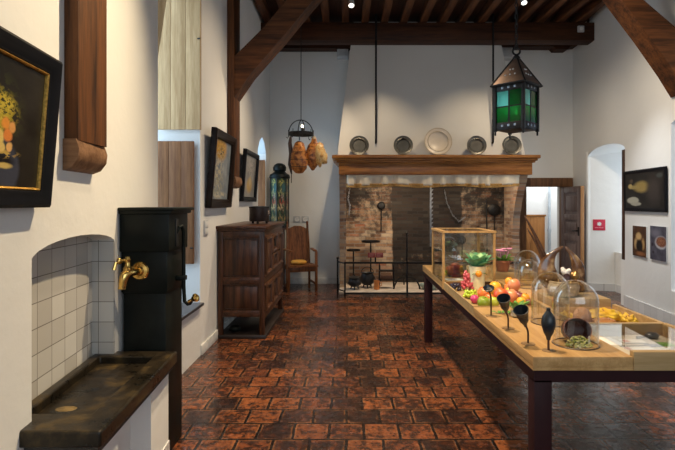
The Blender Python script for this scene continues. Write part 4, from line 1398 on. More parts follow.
# red sign on the splayed reveal of the niche
def rev_y(x): return 8.89 - (x - 4.245) * (0.27 / 1.055)
sx = (600.2 - 348) * 8.8 / 500
sn = thing('red_sign', 'small red square sign with white dot emblem inside the arched niche', 'sign', (sx, rev_y(sx) - .001, 1.065), (0, 0, -math.atan(0.27 / 1.055)))
MB().box(-.10, .10, -.012, 0, 0, .195, .003).build('board', plain('crimson_sign', (0.52, 0.012, 0.045), 0.4, 0, 0.05), sn)
m = MB()
m.lathe([(0, 0), (.028, 0), (.028, .002), (0, .002)], (0, 0, 0), 8, M=MT(0, -.0121, .115, 90))
for k in range(8):
    a = k * PI / 4
    m.box(.026, .036, -.007, .007, 0, .002, M=MT(0, -.0121, .115, 90) @ Euler((0, 0, a)).to_matrix().to_4x4())
m.build('emblem', M_whiteplastic, sn)
m = MB()
xx = -.07
for w_ in (.012, .010, .010, .008, .010, .012, .008, .010, .010):
    m.box(xx, xx + w_, -.0135, -.012, .040, .058 if w_ != .008 else .052)
    xx += w_ + .0055
m.build('lettering', plain('pink_lettering', (0.70, 0.25, 0.30), 0.5, 0, 0.02), sn)

# ------------------------------------------------------------------ left window shutters, ledge, switch
def shutter(name, lab, x0, x1, y, z0, z1, mat, rz=0, boards=3):
    t = thing(name, lab, 'shutter', (x0, y, z0), (0, 0, R(rz)))
    W, H = x1 - x0, z1 - z0
    for k in range(boards):
        MB().box(W * k / boards + .0008, W * (k + 1) / boards - .0008, -.028, 0, 0, H, 0.003).build('board', mat, t)
    for z in (H * .12, H * .85):
        MB().box(.02, W - .02, 0, .02, z, z + .07, .003).build('batten', mat, t)
    MB().tube([(W - .03, -.034, .16 if H < 1.5 else .9), (W + .0, -.04, .16 if H < 1.5 else .9)], .007, 8).build('latch', M_iron, t)


shutter('wooden_shutter', 'tall pale bleached wooden shutter high in the window recess', -1.91, -1.462, 4.99, 2.28, 4.0, M_shut_pale, 0, 3)
shutter('wooden_shutter', 'brown wooden shutter low in the window recess behind the black pump', -1.92, -1.545, 5.03, 0.94, 2.17, M_shut_brown, 0, 3)
shutter('wooden_shutter', 'narrow brown shutter in the corner window beside the painted lantern', -1.93, -1.505, 9.09, 0.96, 2.33, M_shut_brown, 0, 2)
lg = MB().box(-2.0, -1.455, 3.88, 5.06, 0.515, 0.545, 0.006).build('window_ledge', plain('dark_ledge_stone', (0.045, 0.043, 0.05), 0.35), at=(-1.7, 4.46, .515))
tag(lg, 'dark flat ledge at the foot of the window recess behind the pump', 'ledge')
sw = thing('light_switch', 'pale double switch plate on the white wall under the flower painting', 'switch', (-1.5, 5.27, 1.21))
MB().box(-1.5, -1.488, 5.19, 5.33, 1.21, 1.37, .004).build('plate', M_greyplastic, sw, world=True)
for z in (1.225, 1.295):
    MB().box(-1.489, -1.482, 5.205, 5.315, z, z + .06, .003).build('rocker', M_whiteplastic, sw, world=True)

# ------------------------------------------------------------------ stone sink and pump
t = thing('stone_sink', 'dark stone sink slab with shallow basin under the tiled niche', 'sink', (-1.2, 2.45, 0.565))
M_stone = NT('dark_wet_stone')
v = M_stone.coord()
n = M_stone.noise(v, 7, 8, 0.7)
M_stone.base(M_stone.ramp(n, [(0.40, (0.006, 0.005, 0.0035)), (0.55, (0.022, 0.016, 0.009)), (0.72, (0.085, 0.056, 0.020))]))
M_stone.rough(M_stone.ramp(n, [(0.3, (.2,) * 3), (.7, (.45,) * 3)]))
M_stone.b.inputs['Specular IOR Level'].default_value = 0.3
M_stone.bump(n, 0.4, 0.01)
M_stone = M_stone.m
SX = lambda y: -0.955 - 0.06 * (y - 1.94)
m = MB()
# outer slab with basin: rim quads built as four bars plus a floor
zt, zb = 0.668, 0.600
def bar(poly, z0, z1, mb=m):
    mb.prism(poly, lambda u, v: (u, v, z0), lambda u, v: (u, v, z1))
Y0, Y1 = 1.93, 2.985
ix0 = lambda y: XN(y) - .07
ix1 = lambda y: SX(y) - .11
ya_, yb_ = Y0 + .17, Y1 - .10
m.panel([(XN(Y0) - .12, Y0), (SX(Y0), Y0), (SX(Y1), Y1), (XN(Y1) - .12, Y1)],
        [[(ix0(ya_), ya_), (ix1(ya_), ya_), (ix1(yb_), yb_), (ix0(yb_), yb_)]], lambda u, v, w: (u, v, w), zt, zb)
bar([(ix0(ya_) - .02, ya_ - .02), (ix1(ya_) + .02, ya_ - .02), (ix1(yb_) + .02, yb_ + .02), (ix0(yb_) - .02, yb_ + .02)], zb + .002, zt - .045)
o = m.build('slab', M_stone, t, world=True)
md = o.modifiers.new('soft', 'BEVEL')
md.width = 0.018
md.segments = 3
md.limit_method = 'ANGLE'
m = MB()
bar([(XN(Y0 + .03) + .002, Y0 + .03), (SX(Y0) - .025, Y0 + .03), (SX(Y1) - .025, Y1 - .005), (XN(Y1) + .002, Y1 - .005)], 0.565, 0.601, m)
m.build('under_moulding', plain('rough_dark_stone', (0.03, 0.025, 0.02), 0.6, 0, 0.4, 14, 0.4), t, world=True)
MB().ball((XN(2.2) + .09, 2.14, zt + .001), (.045, .03, .004), 16, 6).build('drain_stain', plain('ochre_stain', (.13, .085, .028), .5, 0, .6, 30), t, world=True)
# white plastered base of the sink with two piers
sb = thing('sink_base', 'whitewashed base with two piers carrying the dark stone sink', 'sink base', (-1.15, 2.45, 0))
m = MB()
bar([(XN(1.99) + .002, 1.99), (-1.13, 1.99), (-1.17, 2.97), (XN(2.97) + .002, 2.97)], 0, 0.564, m)
m.build('back_panel', M_plaster, sb, world=True)
for (a, b) in ((1.99, 2.22), (2.66, 2.97)):
    m = MB()
    bar([(-1.18, a), (SX(a) - .05, a), (SX(b) - .05, b), (-1.18, b)], 0.14, 0.564, m)
    pr_ = m.build('pier', M_plaster, sb, world=True)
    m = MB()
    bar([(-1.18, a - .006), (SX(a) - .044, a - .006), (SX(b) - .044, b + .004), (-1.18, b + .004)], 0, 0.14, m)
    m.build('tile_plinth', M_skirt_y, pr_, world=True)

pu = thing('water_pump', 'tall black boxed water pump with brass tap beside the stone sink', 'pump', (-1.24, 3.17, 0))
m = MB()
m.box(-1.362, -1.105, 3.03, 3.33, 0, 1.02, 0.006)
m.build('lower_case', M_black, pu, world=True)
m = MB()
m.box(-1.368, -1.09, 3.012, 3.345, 1.01, 1.262, 0.006)
m.box(-1.365, -1.097, 3.02, 3.338, 1.0, 1.02, 0.006)
m.build('tap_case', M_black, pu, world=True)
MB().box(-1.372, -1.075, 3.0, 3.355, 1.255, 1.49, 0.006).build('upper_case', M_black, pu, world=True)
m = MB()
m.box(-1.3735, -1.055, 2.985, 3.37, 1.483, 1.505, 0.006)
m.box(-1.3735, -1.04, 2.975, 3.385, 1.503, 1.523, 0.006)
m.build('cornice', M_black, pu, world=True)
# brass tap
tx, tz = -1.252, 1.142
tp = MB()
tp.lathe([(0, 0), (.052, 0), (.055, .006), (.048, .014), (.03, .018), (.022, .03), (0, .03)], (0, 0, 0), 26, M=MT(tx, 3.012, tz, 90))
tp.tube([(tx, 3.0, tz), (tx - .012, 2.96, tz), (tx - .030, 2.915, tz + .002), (tx - .042, 2.900, tz - .012), (tx - .050, 2.896, tz - .045), (tx - .055, 2.894, tz - .09)], [.020, .021, .027, .029, .025, .023], 14)
tp = tp.build('tap', M_brass, pu, world=True)
m = MB()
m.lathe([(0, 0), (.024, 0), (.026, .02), (.016, .035), (.012, .065), (.017, .075), (.012, .09), (0, .095)], (tx - .032, 2.915, tz + .005), 16)
m.build('valve_stem', M_brass, tp, world=True)
m = MB()
m.tube([(tx - .032, 2.915, tz + .075), (tx - .055, 2.91, tz + .073), (tx - .07, 2.908, tz + .070)], [.010, .009, .010], 8)
m.ball((tx - .08, 2.91, tz + .07), (.015, .015, .02), 12, 8)
m.tube([(tx - .095, 2.905, tz + .065), (tx - .105, 2.90, tz + .02)], [.009, .012], 8)
m.build('lever', M_brass, tp, world=True)
# pump handle
m = MB()
m.tube([(-1.072, 3.13, 1.36), (-1.06, 3.14, 1.40), (-1.052, 3.16, 1.405), (-1.046, 3.18, 1.37), (-1.045, 3.18, 1.2), (-1.045, 3.18, 1.02), (-1.040, 3.18, .925), (-1.018, 3.18, .905), (-1.005, 3.18, .91), (-.995, 3.18, .925)], [.008, .011, .012, .012, .012, .012, .012, .011, .010, .010], 10)
hd = m.build('pump_handle', M_black, pu, world=True)
m = MB()
m.lathe([(0, -.035), (.012, -.034), (.010, -.01), (.018, 0), (.028, .015), (.027, .028), (.012, .038), (0, .04)], (0, 0, 0), 20, M=MT(-.985, 3.18, .938, 0, 60, 0))
m.build('brass_knob', M_brass, hd, world=True)
MB().box(-1.09, -1.03, 3.155, 3.205, 1.06, 1.09, .004).build('handle_guide', M_black, pu, world=True)
MB().box(-1.076, -1.068, 3.11, 3.16, 1.28, 1.45, .002).build('handle_slot', plain('slot_black', (.004, .004, .004), .6), pu, world=True)

# ------------------------------------------------------------------ hanging green lantern
LXg, LYg = 1.515, 4.5
lt = thing('green_lantern', 'large black and copper lantern with green glass hanging on a chain', 'lantern', (LXg, LYg, 4.8), (0, 0, 0))
rot = Matrix.Translation((LXg, LYg, 0)) @ Euler((0, 0, R(45.0 - 90 + 45 + 44))).to_matrix().to_4x4()
s2 = 0.133     # half side at the glass
zb, zt2 = 2.24, 2.60
for (sx, sy) in ((-1, -1), (1, -1), (-1, 1), (1, 1)):
    m = MB()
    m.box(sx * s2 - .014, sx * s2 + .014, sy * s2 - .014, sy * s2 + .014, zb - .05, zt2, .003, M=rot)
    m.box(sx * s2 - .007, sx * s2 + .007, sy * s2 - .007, sy * s2 + .007, zb - .085, zb - .05, .003, M=rot)
    m.build('corner_post', M_iron, lt, world=True)
bandl = []
for zz, hh in ((zb - .03, .055), (zt2 - .055, .055)):
    m = MB()
    m.box(-s2, s2, -s2 - .008, -s2 + .004, zz, zz + hh, .002, M=rot)
    m.box(-s2, s2, s2 - .004, s2 + .008, zz, zz + hh, .002, M=rot)
    m.box(-s2 - .008, -s2 + .004, -s2, s2, zz, zz + hh, .002, M=rot)
    m.box(s2 - .004, s2 + .008, -s2, s2, zz, zz + hh, .002, M=rot)
    if zz > zb:
        m.box(-s2 - .02, s2 + .02, -s2 - .02, s2 + .02, zt2 - .008, zt2 + .008, .003, M=rot)
    else:
        m.box(-s2, s2, -s2, s2, zb - .04, zb - .028, .002, M=rot)
    bandl.append(m.build('band', M_iron, lt, world=True))
M_tin = plain('bright_tin', (0.28, 0.31, 0.36), 0.3, 0.9)
for side in range(4):
    Ms = rot @ Euler((0, 0, side * PI / 2)).to_matrix().to_4x4()
    for zz, bd in ((zb - .003, bandl[0]), (zt2 - .028, bandl[1])):
        for k in range(3):
            MB().box(-.07 + k * .06, -.05 + k * .06, -s2 - .0115, -s2 - .0075, zz - .010, zz + .010, .002, M=Ms).build('bright_stud', M_tin, bd, world=True)


def pane_mat(name, c, tr):
    t = NT(name)
    t.t.nodes.remove(t.b)
    a = t.n('ShaderNodeBsdfTransparent')
    a.inputs[0].default_value = (*c, 1)
    b = t.n('ShaderNodeBsdfTranslucent')
    b.inputs[0].default_value = (*c, 1)
    g = t.n('ShaderNodeBsdfGlossy')
    g.inputs['Roughness'].default_value = 0.08
    fr = t.n('ShaderNodeFresnel')
    fr.inputs[0].default_value = 1.5
    m1 = t.n('ShaderNodeMixShader')
    m1.inputs[0].default_value = tr
    t.l(a.outputs[0], m1.inputs[1])
    t.l(b.outputs[0], m1.inputs[2])
    m2 = t.n('ShaderNodeMixShader')
    t.l(fr.outputs[0], m2.inputs[0])
    t.l(m1.outputs[0], m2.inputs[1])
    t.l(g.outputs[0], m2.inputs[2])
    t.l(m2.outputs[0], t.out.inputs[0])
    return t.m


P_green = pane_mat('green_lantern_glass', (0.06, 0.38, 0.15), 0.6)
P_dark = pane_mat('deep_green_lantern_glass', (0.02, 0.22, 0.08), 0.6)
P_aqua = pane_mat('aqua_lantern_glass', (0.30, 0.62, 0.60), 0.6)
for side in range(4):
    Ms = rot @ Euler((0, 0, side * PI / 2)).to_matrix().to_4x4()
    z0, z1 = zb + .025, zt2 - .055
    zm = (z0 + z1) / 2
    cells = [(-s2 + .014, -.005, zm, z1, P_aqua), (-.005, s2 - .014, zm, z1, P_dark), (-s2 + .014, -.005, z0, zm, P_green), (-.005, s2 - .014, z0, zm, P_green)]
    if side in (1, 2):
        cells = [(a, b, c, d_, P_green if i % 2 else P_aqua) for i, (a, b, c, d_, e) in enumerate(cells)]
    for (a, b, c, d_, pm) in cells:
        MB().box(a, b, -s2 + .001, -s2 + .004, c, d_, M=Ms).build('glass_pane', pm, lt, world=True)
    m = MB()
    m.box(-.007, .007, -s2 - .003, -s2 + .006, z0, z1, M=Ms)
    m.box(-s2 + .014, s2 - .014, -s2 - .003, -s2 + .006, zm - .006, zm + .006, M=Ms)
    m.build('glazing_bar', M_iron, lt, world=True)
m = MB()
M_cop = plain('dark_copper', (0.13, 0.085, 0.065), 0.42, 0.7, 0.35, 9)
ap = (0, 0, 2.865)
e = s2 + .03
cn = [(-e, -e, zt2), (e, -e, zt2), (e, e, zt2), (-e, e, zt2)]
tp_ = 0.018
ct = [(-tp_, -tp_, 2.85), (tp_, -tp_, 2.85), (tp_, tp_, 2.85), (-tp_, tp_, 2.85)]
A = [m.bm.verts.new(rot @ Vector(p)) for p in cn]
B = [m.bm.verts.new(rot @ Vector(p)) for p in ct]
m.bm.faces.new(A[::-1])
m.bm.faces.new(B)
for i in range(4):
    m.bm.faces.new((A[i], A[(i + 1) % 4], B[(i + 1) % 4], B[i]))
rf = m.build('roof', M_cop, lt, world=True)
m = MB()
for i in range(4):
    j = (i + 1) % 4
    for (f, g) in ((.3, .35), (.5, .35), (.7, .35), (.42, .55), (.58, .55)):
        p = Vector(cn[i]).lerp(Vector(cn[j]), f).lerp(Vector(ct[i]).lerp(Vector(ct[j]), f), g)
        m.ball(rot @ p, .009, 8, 6)
m.build('studs', plain('bright_studs', (0.6, 0.6, 0.6), 0.3, 0.9), rf, world=True)
m = MB()
for i in range(4):
    m.tube([rot @ Vector(cn[i]), rot @ Vector(ct[i])], .008, 6)
    j = (i + 1) % 4
    m.tube([rot @ Vector(cn[i]), rot @ Vector(cn[j])], .009, 6)
m.build('roof_ribs', M_iron, rf, world=True)
m = MB()
m.lathe([(0, 0), (.03, 0), (.034, .012), (.02, .03), (0, .034)], (LXg, LYg, 2.845), 14)
m.tube([(LXg + .032 * math.cos(2 * PI * k / 16), LYg, 2.915 + .032 * math.sin(2 * PI * k / 16)) for k in range(16)], .009, 8, True)
m.build('top_ring', M_iron, lt, world=True)
m = MB()
z = 2.96
k = 0
while z < 4.80:
    Mx = Matrix.Translation((LXg, LYg, z)) @ Euler((0, 0, (k % 2) * PI / 2)).to_matrix().to_4x4()
    m.tube([(.012 * math.cos(2 * PI * j / 10), 0, .030 * math.sin(2 * PI * j / 10)) for j in range(10)], .0045, 6, True, M=Mx)
    z += .046
    k += 1
m.build('chain_links', M_iron, lt, world=True)
cdl = MB().lathe([(0, 0), (.03, 0), (.03, .01), (.012, .012), (.012, .13), (0, .13)], (LXg, LYg, zb - .03), 14).build('candle', plain('candle_wax', (.75, .7, .55), .5), lt, world=True)
MB().ball((LXg, LYg, zb + .125), (.012, .012, .024), 10, 8).build('added_glow_bulb', M_bulb, cdl, world=True)  # glowing bulb added inside to brighten the panes
pl = bpy.data.lights.new('added_pane_glow', 'POINT')  # added light that makes the green glass glow from within
pl.energy = 1.2
pl.color = (0.9, 1.0, 0.95)
pl.shadow_soft_size = 0.03
plo = bpy.data.objects.new('added_pane_glow', pl)
COL.objects.link(plo)
plo.location = (LXg, LYg, zb + .19)

# ------------------------------------------------------------------ display table
T = thing('display_table', 'long pale oak display table on a dark maroon steel frame', 'table', (1.3, 4.0, 0))
xl, xr_ = 0.845, 1.775
yn, yf = 2.28, 5.66
ZT = 0.848
for (x0, y0) in ((xl + .012, yn + .02), (xr_ - .09, yn + .02), (xl + .012, 5.55), (xr_ - .09, 5.55)):
    MB().box(x0, x0 + .082, y0, y0 + .082, 0, 0.735, .003).build('leg', M_maroon, T, world=True)
m = MB()
m.box(xl + .012, xr_ - .008, yn + .02, yn + .06, .725, .788)
m.box(xl + .012, xr_ - .008, 5.59, 5.63, .725, .788)
m.box(xl + .012, xl + .05, yn + .06, 5.59, .725, .788)
m.box(xr_ - .05, xr_ - .012, yn + .06, 5.59, .725, .788)
m.build('frame_rail', M_maroon, T, world=True)
# oak body: a bottom board with trays on it
MB().box(xl, xr_, yn, yf, .786, .80).build('bottom_board', M_oak, T, world=True)
MB().box(xl, 1.30, yn, 3.37, .80, ZT, .002).build('front_board', M_oak, T, world=True)
# far board under the case and the plants
MB().box(xl, xr_, 4.43, yf, .80, ZT, .002).build('rear_board', M_oak, T, world=True)
MB().box(1.345, xr_, 3.37, 4.43, .80, ZT, .002).build('side_board', M_oak, T, world=True)
# fruit tray rims
ft = MB()
ft.box(xl, 1.345, 3.37, 3.385, .80, .853)
ft.box(xl, xl + .012, 3.385, 4.43, .80, .853)
ft.box(1.333, 1.345, 3.385, 4.43, .80, .853)
ft.box(xl + .012, 1.333, 3.385, 4.42, .80, .815)
ft.build('fruit_tray', M_oak_x, T, world=True)
# bread tray and vitrine recess on the far side
bt = MB()
bt.box(1.30, xr_ + .03, 2.83, 2.86, .80, .868)
bt.box(xr_ + .005, xr_ + .03, 2.86, 3.37, .80, .868)
bt.box(1.30, 1.315, 2.86, 3.37, .80, .868)
bt.build('bread_tray', M_oak_x, T, world=True)
vt = MB()
vt.box(1.301, xr_ + .03, yn - .004, yn + .03, .786, .872, .002)
vt.box(xr_ + .005, xr_ + .03, yn + .03, 2.83, .80, .872)
vt.build('vitrine_rim', M_oak_x, T, world=True)
MB().box(1.32, 1.76, 2.325, 2.829, .800, .803).build('vitrine_lining', plain('beige_card_lining', (.52, .46, .36), .7), T, world=True)
MB().box(1.302, 1.775, 2.312, 2.829, .864, .868).build('vitrine_glass', M_glass, T, world=True)
pf = thing('oak_plinth', 'pale oak block carrying the round basket and curved horns at the table back', 'plinth', (1.57, 3.48, ZT))
MB().box(1.37, xr_, 3.375, 3.62, ZT, .902, .002).build('block', M_oak_x, pf, world=True)
pf = thing('oak_plinth', 'pale oak block under the flower pot behind the glass case', 'plinth', (1.55, 4.72, ZT))
MB().box(1.36, 1.76, 4.62, 4.86, ZT, .905, .002).build('block', M_oak_x, pf, world=True)

# cards in the vitrine
def card(lab, x, y, w, h, rz, mat, z=.8035, name='paper_card', cat='card'):
    o = MB().box(-w / 2, w / 2, -h / 2, h / 2, 0, .002).build(name, mat)
    o.location = (x, y, z)
    o.rotation_euler = (0, 0, R(rz))
    tag(o, lab, cat)
    return o


M_paper = plain('white_paper', (.80, .79, .75), .7, 0, .04)
o = MB().box(1.33, 1.53, 2.80, 2.812, .803, .862).build('upright_card', M_paper, at=(1.43, 2.806, .803))
tag(o, 'blank white upright card at the back of the glass-topped vitrine', 'card')
card('white text sheet lying beside the upright card in the vitrine', 1.395, 2.70, .12, .15, 4, M_paper)
M_ink = plain('dark_ink', (.035, .035, .05), .6)
M_pinkink = plain('reddish_ink', (.50, .16, .14), .6)
c1_ = card('white card with dark lower edge in the vitrine middle', 1.535, 2.69, .12, .085, -4, M_paper, name='striped_card')
MB().box(-.06, .06, -.0425, -.026, .0015, .0026).build('dark_band', M_ink, c1_)
MB().box(-.05, -.02, -.01, .025, .0015, .0026).build('red_patch', M_pinkink, c1_)
c2_ = card('second pale striped card at the front of the vitrine', 1.49, 2.575, .15, .075, 5, M_paper, name='striped_card')
MB().box(-.075, .075, .020, .0375, .0015, .0026).build('dark_band', M_ink, c2_)
MB().box(-.07, -.045, -.03, .01, .0015, .0026).build('red_patch', M_pinkink, c2_)
card('dark navy card in front of the grey scoop', 1.60, 2.615, .075, .05, 6, plain('navy_card', (.03, .04, .10), .5))
card('small green herb card beside the navy card in the vitrine', 1.678, 2.64, .07, .075, -8, plain('green_card', (.18, .36, .06), .6, 0, .5, 40), name='herb_card')
t = thing('spice_grater', 'grey metal scoop-shaped grater lying at the back of the vitrine', 'grater', (1.675, 2.755, .8035))
MB().ball((0, 0, .018), (.038, .028, .018), 18, 10).build('scoop', plain('grey_metal_scoop', (.12, .125, .14), .3, .8), t)
MB().tube([(-.035, 0, .012), (-.09, -.01, .008)], [.006, .008], 8).build('handle', M_pewter, t)

# glass case
gc = thing('glass_display_case', 'oak-edged glass box case at the hearth end of the table', 'display case', (1.07, 4.7, ZT))
cx0, cx1, cy0, cy1, cz0, cz1 = 0.835, 1.305, 4.42, 4.98, .79, 1.285
p = .020
M_casepane = thin_glass('case_pane', (0.95, 0.975, 0.97), extra=0.05)
for x in (cx0, cx1 - p):
    for y in (cy0, cy1 - p):
        MB().box(x, x + p, y, y + p, cz0 if y == cy0 else ZT, cz1).build('corner_post', M_oak, gc, world=True)
m = MB()
m.box(cx0 - .006, cx1 + .006, cy0 - .006, cy0 + .035, cz1, cz1 + .018)
m.box(cx0 - .006, cx1 + .006, cy1 - .035, cy1 + .006, cz1, cz1 + .018)
m.box(cx0 - .006, cx0 + .035, cy0 + .035, cy1 - .035, cz1, cz1 + .018)
m.box(cx1 - .035, cx1 + .006, cy0 + .035, cy1 - .035, cz1, cz1 + .018)
m.build('top_frame', M_oak, gc, world=True)
m = MB()
m.box(cx0 + p, cx1 - p, cy0, cy0 + p, cz0 + .01, ZT + .004)
m.build('base_strip', wood('darker_oak_strip', (.15, .065, .018), (.26, .12, .038), 'X', 9, .4, .05), gc, world=True)
for q in ((cx0 + p, cx1 - p, cy0 + .004, cy0 + .008), (cx0 + p, cx1 - p, cy1 - .008, cy1 - .004)):
    MB().box(*q, ZT + .004, cz1).build('pane', M_casepane, gc, world=True)
for q in ((cx0 + .004, cx0 + .008, cy0 + p, cy1 - p), (cx1 - .008, cx1 - .004, cy0 + p, cy1 - p)):
    MB().box(*q, ZT + .001, cz1).build('pane', M_casepane, gc, world=True)
MB().box(cx0 + .03, cx1 - .03, cy0 + .03, cy1 - .03, cz1 + .010, cz1 + .014).build('top_pane', M_casepane, gc, world=True)

t = thing('black_bowl', 'black round cooking pot inside the glass case', 'pot', (1.03, 4.78, ZT + .001))
MB().lathe([(0, 0), (.07, 0), (.10, .04), (.098, .10), (.11, .125), (.10, .125), (.085, .09), (.06, .02), (0, .015)], (0, 0, 0), 26).build('bowl', M_pot, t)
MB().tube([(.09, 0, .11), (.15, 0, .12), (.16, 0, .10)], .008, 8).build('handle', M_pot, t)
c_ = card('printed white leaflet lying in the glass case', 0.97, 4.58, .15, .12, 12, M_paper, z=ZT + .001, name='printed_leaflet', cat='leaflet')
for k_ in range(3):
    MB().box(-.055, .05 - .02 * k_, .03 - .032 * k_, .045 - .032 * k_, .0015, .0026).build('text_block', plain('grey_ink', (.22, .25, .24), .6), c_)
t = thing('dried_slice', 'yellow dried fruit slice on the far floor of the glass case', 'fruit slice', (0.925, 4.85, ZT + .001))
MB().lathe([(0, 0), (.05, 0), (.055, .006), (.05, .012), (0, .010)], (0, 0, 0), 20).build('slice', plain('yellow_slice', (.75, .50, .04), .5), t)
MB().lathe([(.05, .0), (.057, .006), (.05, .013)], (0, 0, 0), 20).build('rind', plain('yellow_rind', (.6, .35, .02), .5), t)

# ------------------------------------------------------------------ fruit
FZ = .8155
def fruit_mat(name, c1, c2, rough=.3):
    t = NT(name)
    v = t.coord()
    n = t.noise(v, 9, 4)
    t.base(t.ramp(n, [(.35, c1), (.65, c2)]))
    t.rough(rough)
    t.b.inputs['Coat Weight'].default_value = .2
    t.b.inputs['Coat Roughness'].default_value = .2
    return t.m


M_stem = plain('fruit_stem', (.08, .045, .02), .7)
APPLE = [(0, .14), (.28, .03), (.62, .06), (.88, .35), (1.0, .85), (.97, 1.25), (.80, 1.62), (.52, 1.80), (.25, 1.76), (.08, 1.62), (0, 1.58)]
PEACH = [(0, .0), (.35, .05), (.72, .28), (.95, .70), (1.0, 1.05), (.90, 1.5), (.62, 1.82), (.30, 1.93), (.1, 1.86), (0, 1.82)]
PEAR = [(0, .08), (.4, .02), (.8, .25), (1.0, .75), (.95, 1.2), (.7, 1.65), (.5, 2.0), (.38, 2.25), (.2, 2.4), (0, 2.42)]


def fruit(name, lab, cat, x, y, z, r, mat, prof=APPLE, tilt=(0, 0, 0), cleft=False):
    t = thing(name, lab, cat, (x, y, z), tuple(R(a) for a in tilt))
    wob = (lambda a, zz: 1 - .07 * math.exp(-((((a + PI) % (2 * PI)) - PI) / .25) ** 2)) if cleft else (lambda a, zz: 1 + .02 * math.cos(5 * a))
    MB().lathe([(a * r, b * r) for a, b in prof], (0, 0, 0), 24, wob=wob).build('flesh', mat, t, angle=80)
    zt = prof[-1][1] * r
    MB().tube([(0, 0, zt - r * .05), (r * .05, 0, zt + r * .18), (r * .16, 0, zt + r * .34)], r * .05, 6).build('stem', M_stem, t)
    return t


F_green = fruit_mat('green_apple', (.20, .30, .02), (.40, .42, .04))
F_lime = fruit_mat('yellow_green_apple', (.42, .50, .03), (.55, .52, .06))
F_red = fruit_mat('red_nectarine', (.60, .07, .03), (.75, .22, .06))
F_orange = fruit_mat('orange_peach', (.80, .25, .04), (.75, .12, .04))
F_yellow = fruit_mat('yellow_peach', (.85, .50, .03), (.85, .33, .03))
F_lemon = fruit_mat('lemon', (.85, .66, .04), (.80, .70, .08))
F_peach = fruit_mat('pink_peach', (.78, .22, .12), (.82, .36, .14))
F_dark = fruit_mat('dark_plum', (.16, .03, .05), (.30, .06, .06))
F_mag = fruit_mat('magenta_fruit', (.60, .03, .16), (.70, .10, .22))
F_or = fruit_mat('orange_peel', (.88, .32, .02), (.85, .42, .03))


def FX(px, Y): return (px - 348) * Y / 500


F = [
    ('apple', 'green apple at the front of the fruit tray under the first black cup', 482.5, 3.50, FZ, .044, F_green, APPLE, (12, 8, 0)),
    ('apple', 'yellow-green apple beside the green apple at the front of the tray', 493, 3.52, FZ, .040, F_lime, APPLE, (-8, 14, 0)),
    ('pitahaya', 'magenta fruit at the grape end of the tray', 475.5, 3.66, FZ, .032, F_mag, PEACH, (0, -10, 0)),
    ('nectarine', 'bright red nectarine in the middle of the fruit pile', 499, 3.66, FZ + .012, .054, F_red, PEACH, (15, 5, 40)),
    ('peach', 'orange-red peach beneath the cream pot, behind the green apple', 483.5, 3.80, FZ + .0, .050, F_orange, PEACH, (10, 0, 10)),
    ('peach', 'large pink peach beside the bright red nectarine', 512, 3.68, FZ, .052, F_peach, PEACH, (-10, -8, 80)),
    ('peach', 'yellow-orange peach behind the bright red nectarine', 494, 3.90, FZ + .03, .048, F_yellow, PEACH, (0, 12, 10)),
    ('lemon', 'yellow lemon behind the large pink peach', 505, 3.92, FZ + .015, .040, F_lemon, PEACH, (60, 0, 70)),
    ('peach', 'pink peach high at the dome end of the fruit pile', 515, 3.84, FZ + .055, .050, F_peach, PEACH, (5, 10, 160)),
    ('plum', 'dark red plum beside the large pink peach', 519.5, 3.70, FZ, .038, F_dark, PEACH, (0, 0, 0)),
    ('mandarin', 'small orange mandarin topping the back of the fruit pile', 509.5, 4.10, FZ + .055, .036, F_or, PEACH, (0, 0, 0)),
    ('mandarin', 'orange mandarin at the dome end of the tray beside the dark plum', 524.5, 3.68, FZ, .036, F_or, PEACH, (10, 5, 0)),
    ('peach', 'small yellow-orange peach in front of the dark red plum', 520.5, 3.56, FZ, .033, F_yellow, PEACH, (0, 8, 0)),
    ('plum', 'tiny blackish plum at the tray end by the glass domes', 529, 3.58, FZ, .024, F_dark, PEACH, (0, 0, 0)),
    ('peach', 'orange peach wedged between the yellow-green apple and red nectarine', 489.5, 3.65, FZ, .036, F_orange, PEACH, (0, 0, 30)),
    ('peach', 'half-hidden orange peach under the back of the fruit pile', 509, 4.08, FZ, .040, F_orange, PEACH, (0, 0, 30)),
    ('peach', 'half-hidden rosy peach under the topmost pink peach', 516, 3.86, FZ, .032, F_peach, PEACH, (0, 0, 30)),
    ('peach', 'half-hidden golden peach below the yellow-orange one', 492.5, 3.93, FZ, .030, F_yellow, PEACH, (0, 0, 30)),
]
for (nm, lab, px, Y, z, r, mt_, pf_, tl) in F:
    fruit(nm, lab, nm, FX(px, Y), Y, z, r, mt_, pf_, tl, cleft=(pf_ is PEACH))


def grapes(lab, loc, n, spread, r, mat, up=0.0):
    t = thing('grape_bunch', lab, 'grapes', loc)
    random.seed(int(loc[0] * 1000) + n)
    g0 = None
    pts = []
    tries = 0
    while len(pts) < n and tries < 20000:
        tries += 1
        f = random.random()
        rad = (1 - .75 * f) if up else (1 - .3 * f)
        a = random.random() * 2 * PI
        q = Vector((spread[0] * rad * math.sqrt(random.random()) * math.cos(a), spread[1] * rad * math.sqrt(random.random()) * math.sin(a), r + f * (spread[2] - r)))
        if all((q - w).length > r * 1.35 for w in pts):
            pts.append(q)
    for q in pts:
        if g0 is None:
            g0 = MB().ball((0, 0, 0), (r, r, r * 1.12), 12, 8).build('grape', mat, t)
            g0.location = q
        else:
            o = g0.copy()
            COL.objects.link(o)
            o.parent = t
            o.location = q
    MB().tube([(0, 0, r), (0, 0, spread[2] * .8), (.01, .01, spread[2] + r * 1.6)], .003, 6).build('stalk', M_stem, t)


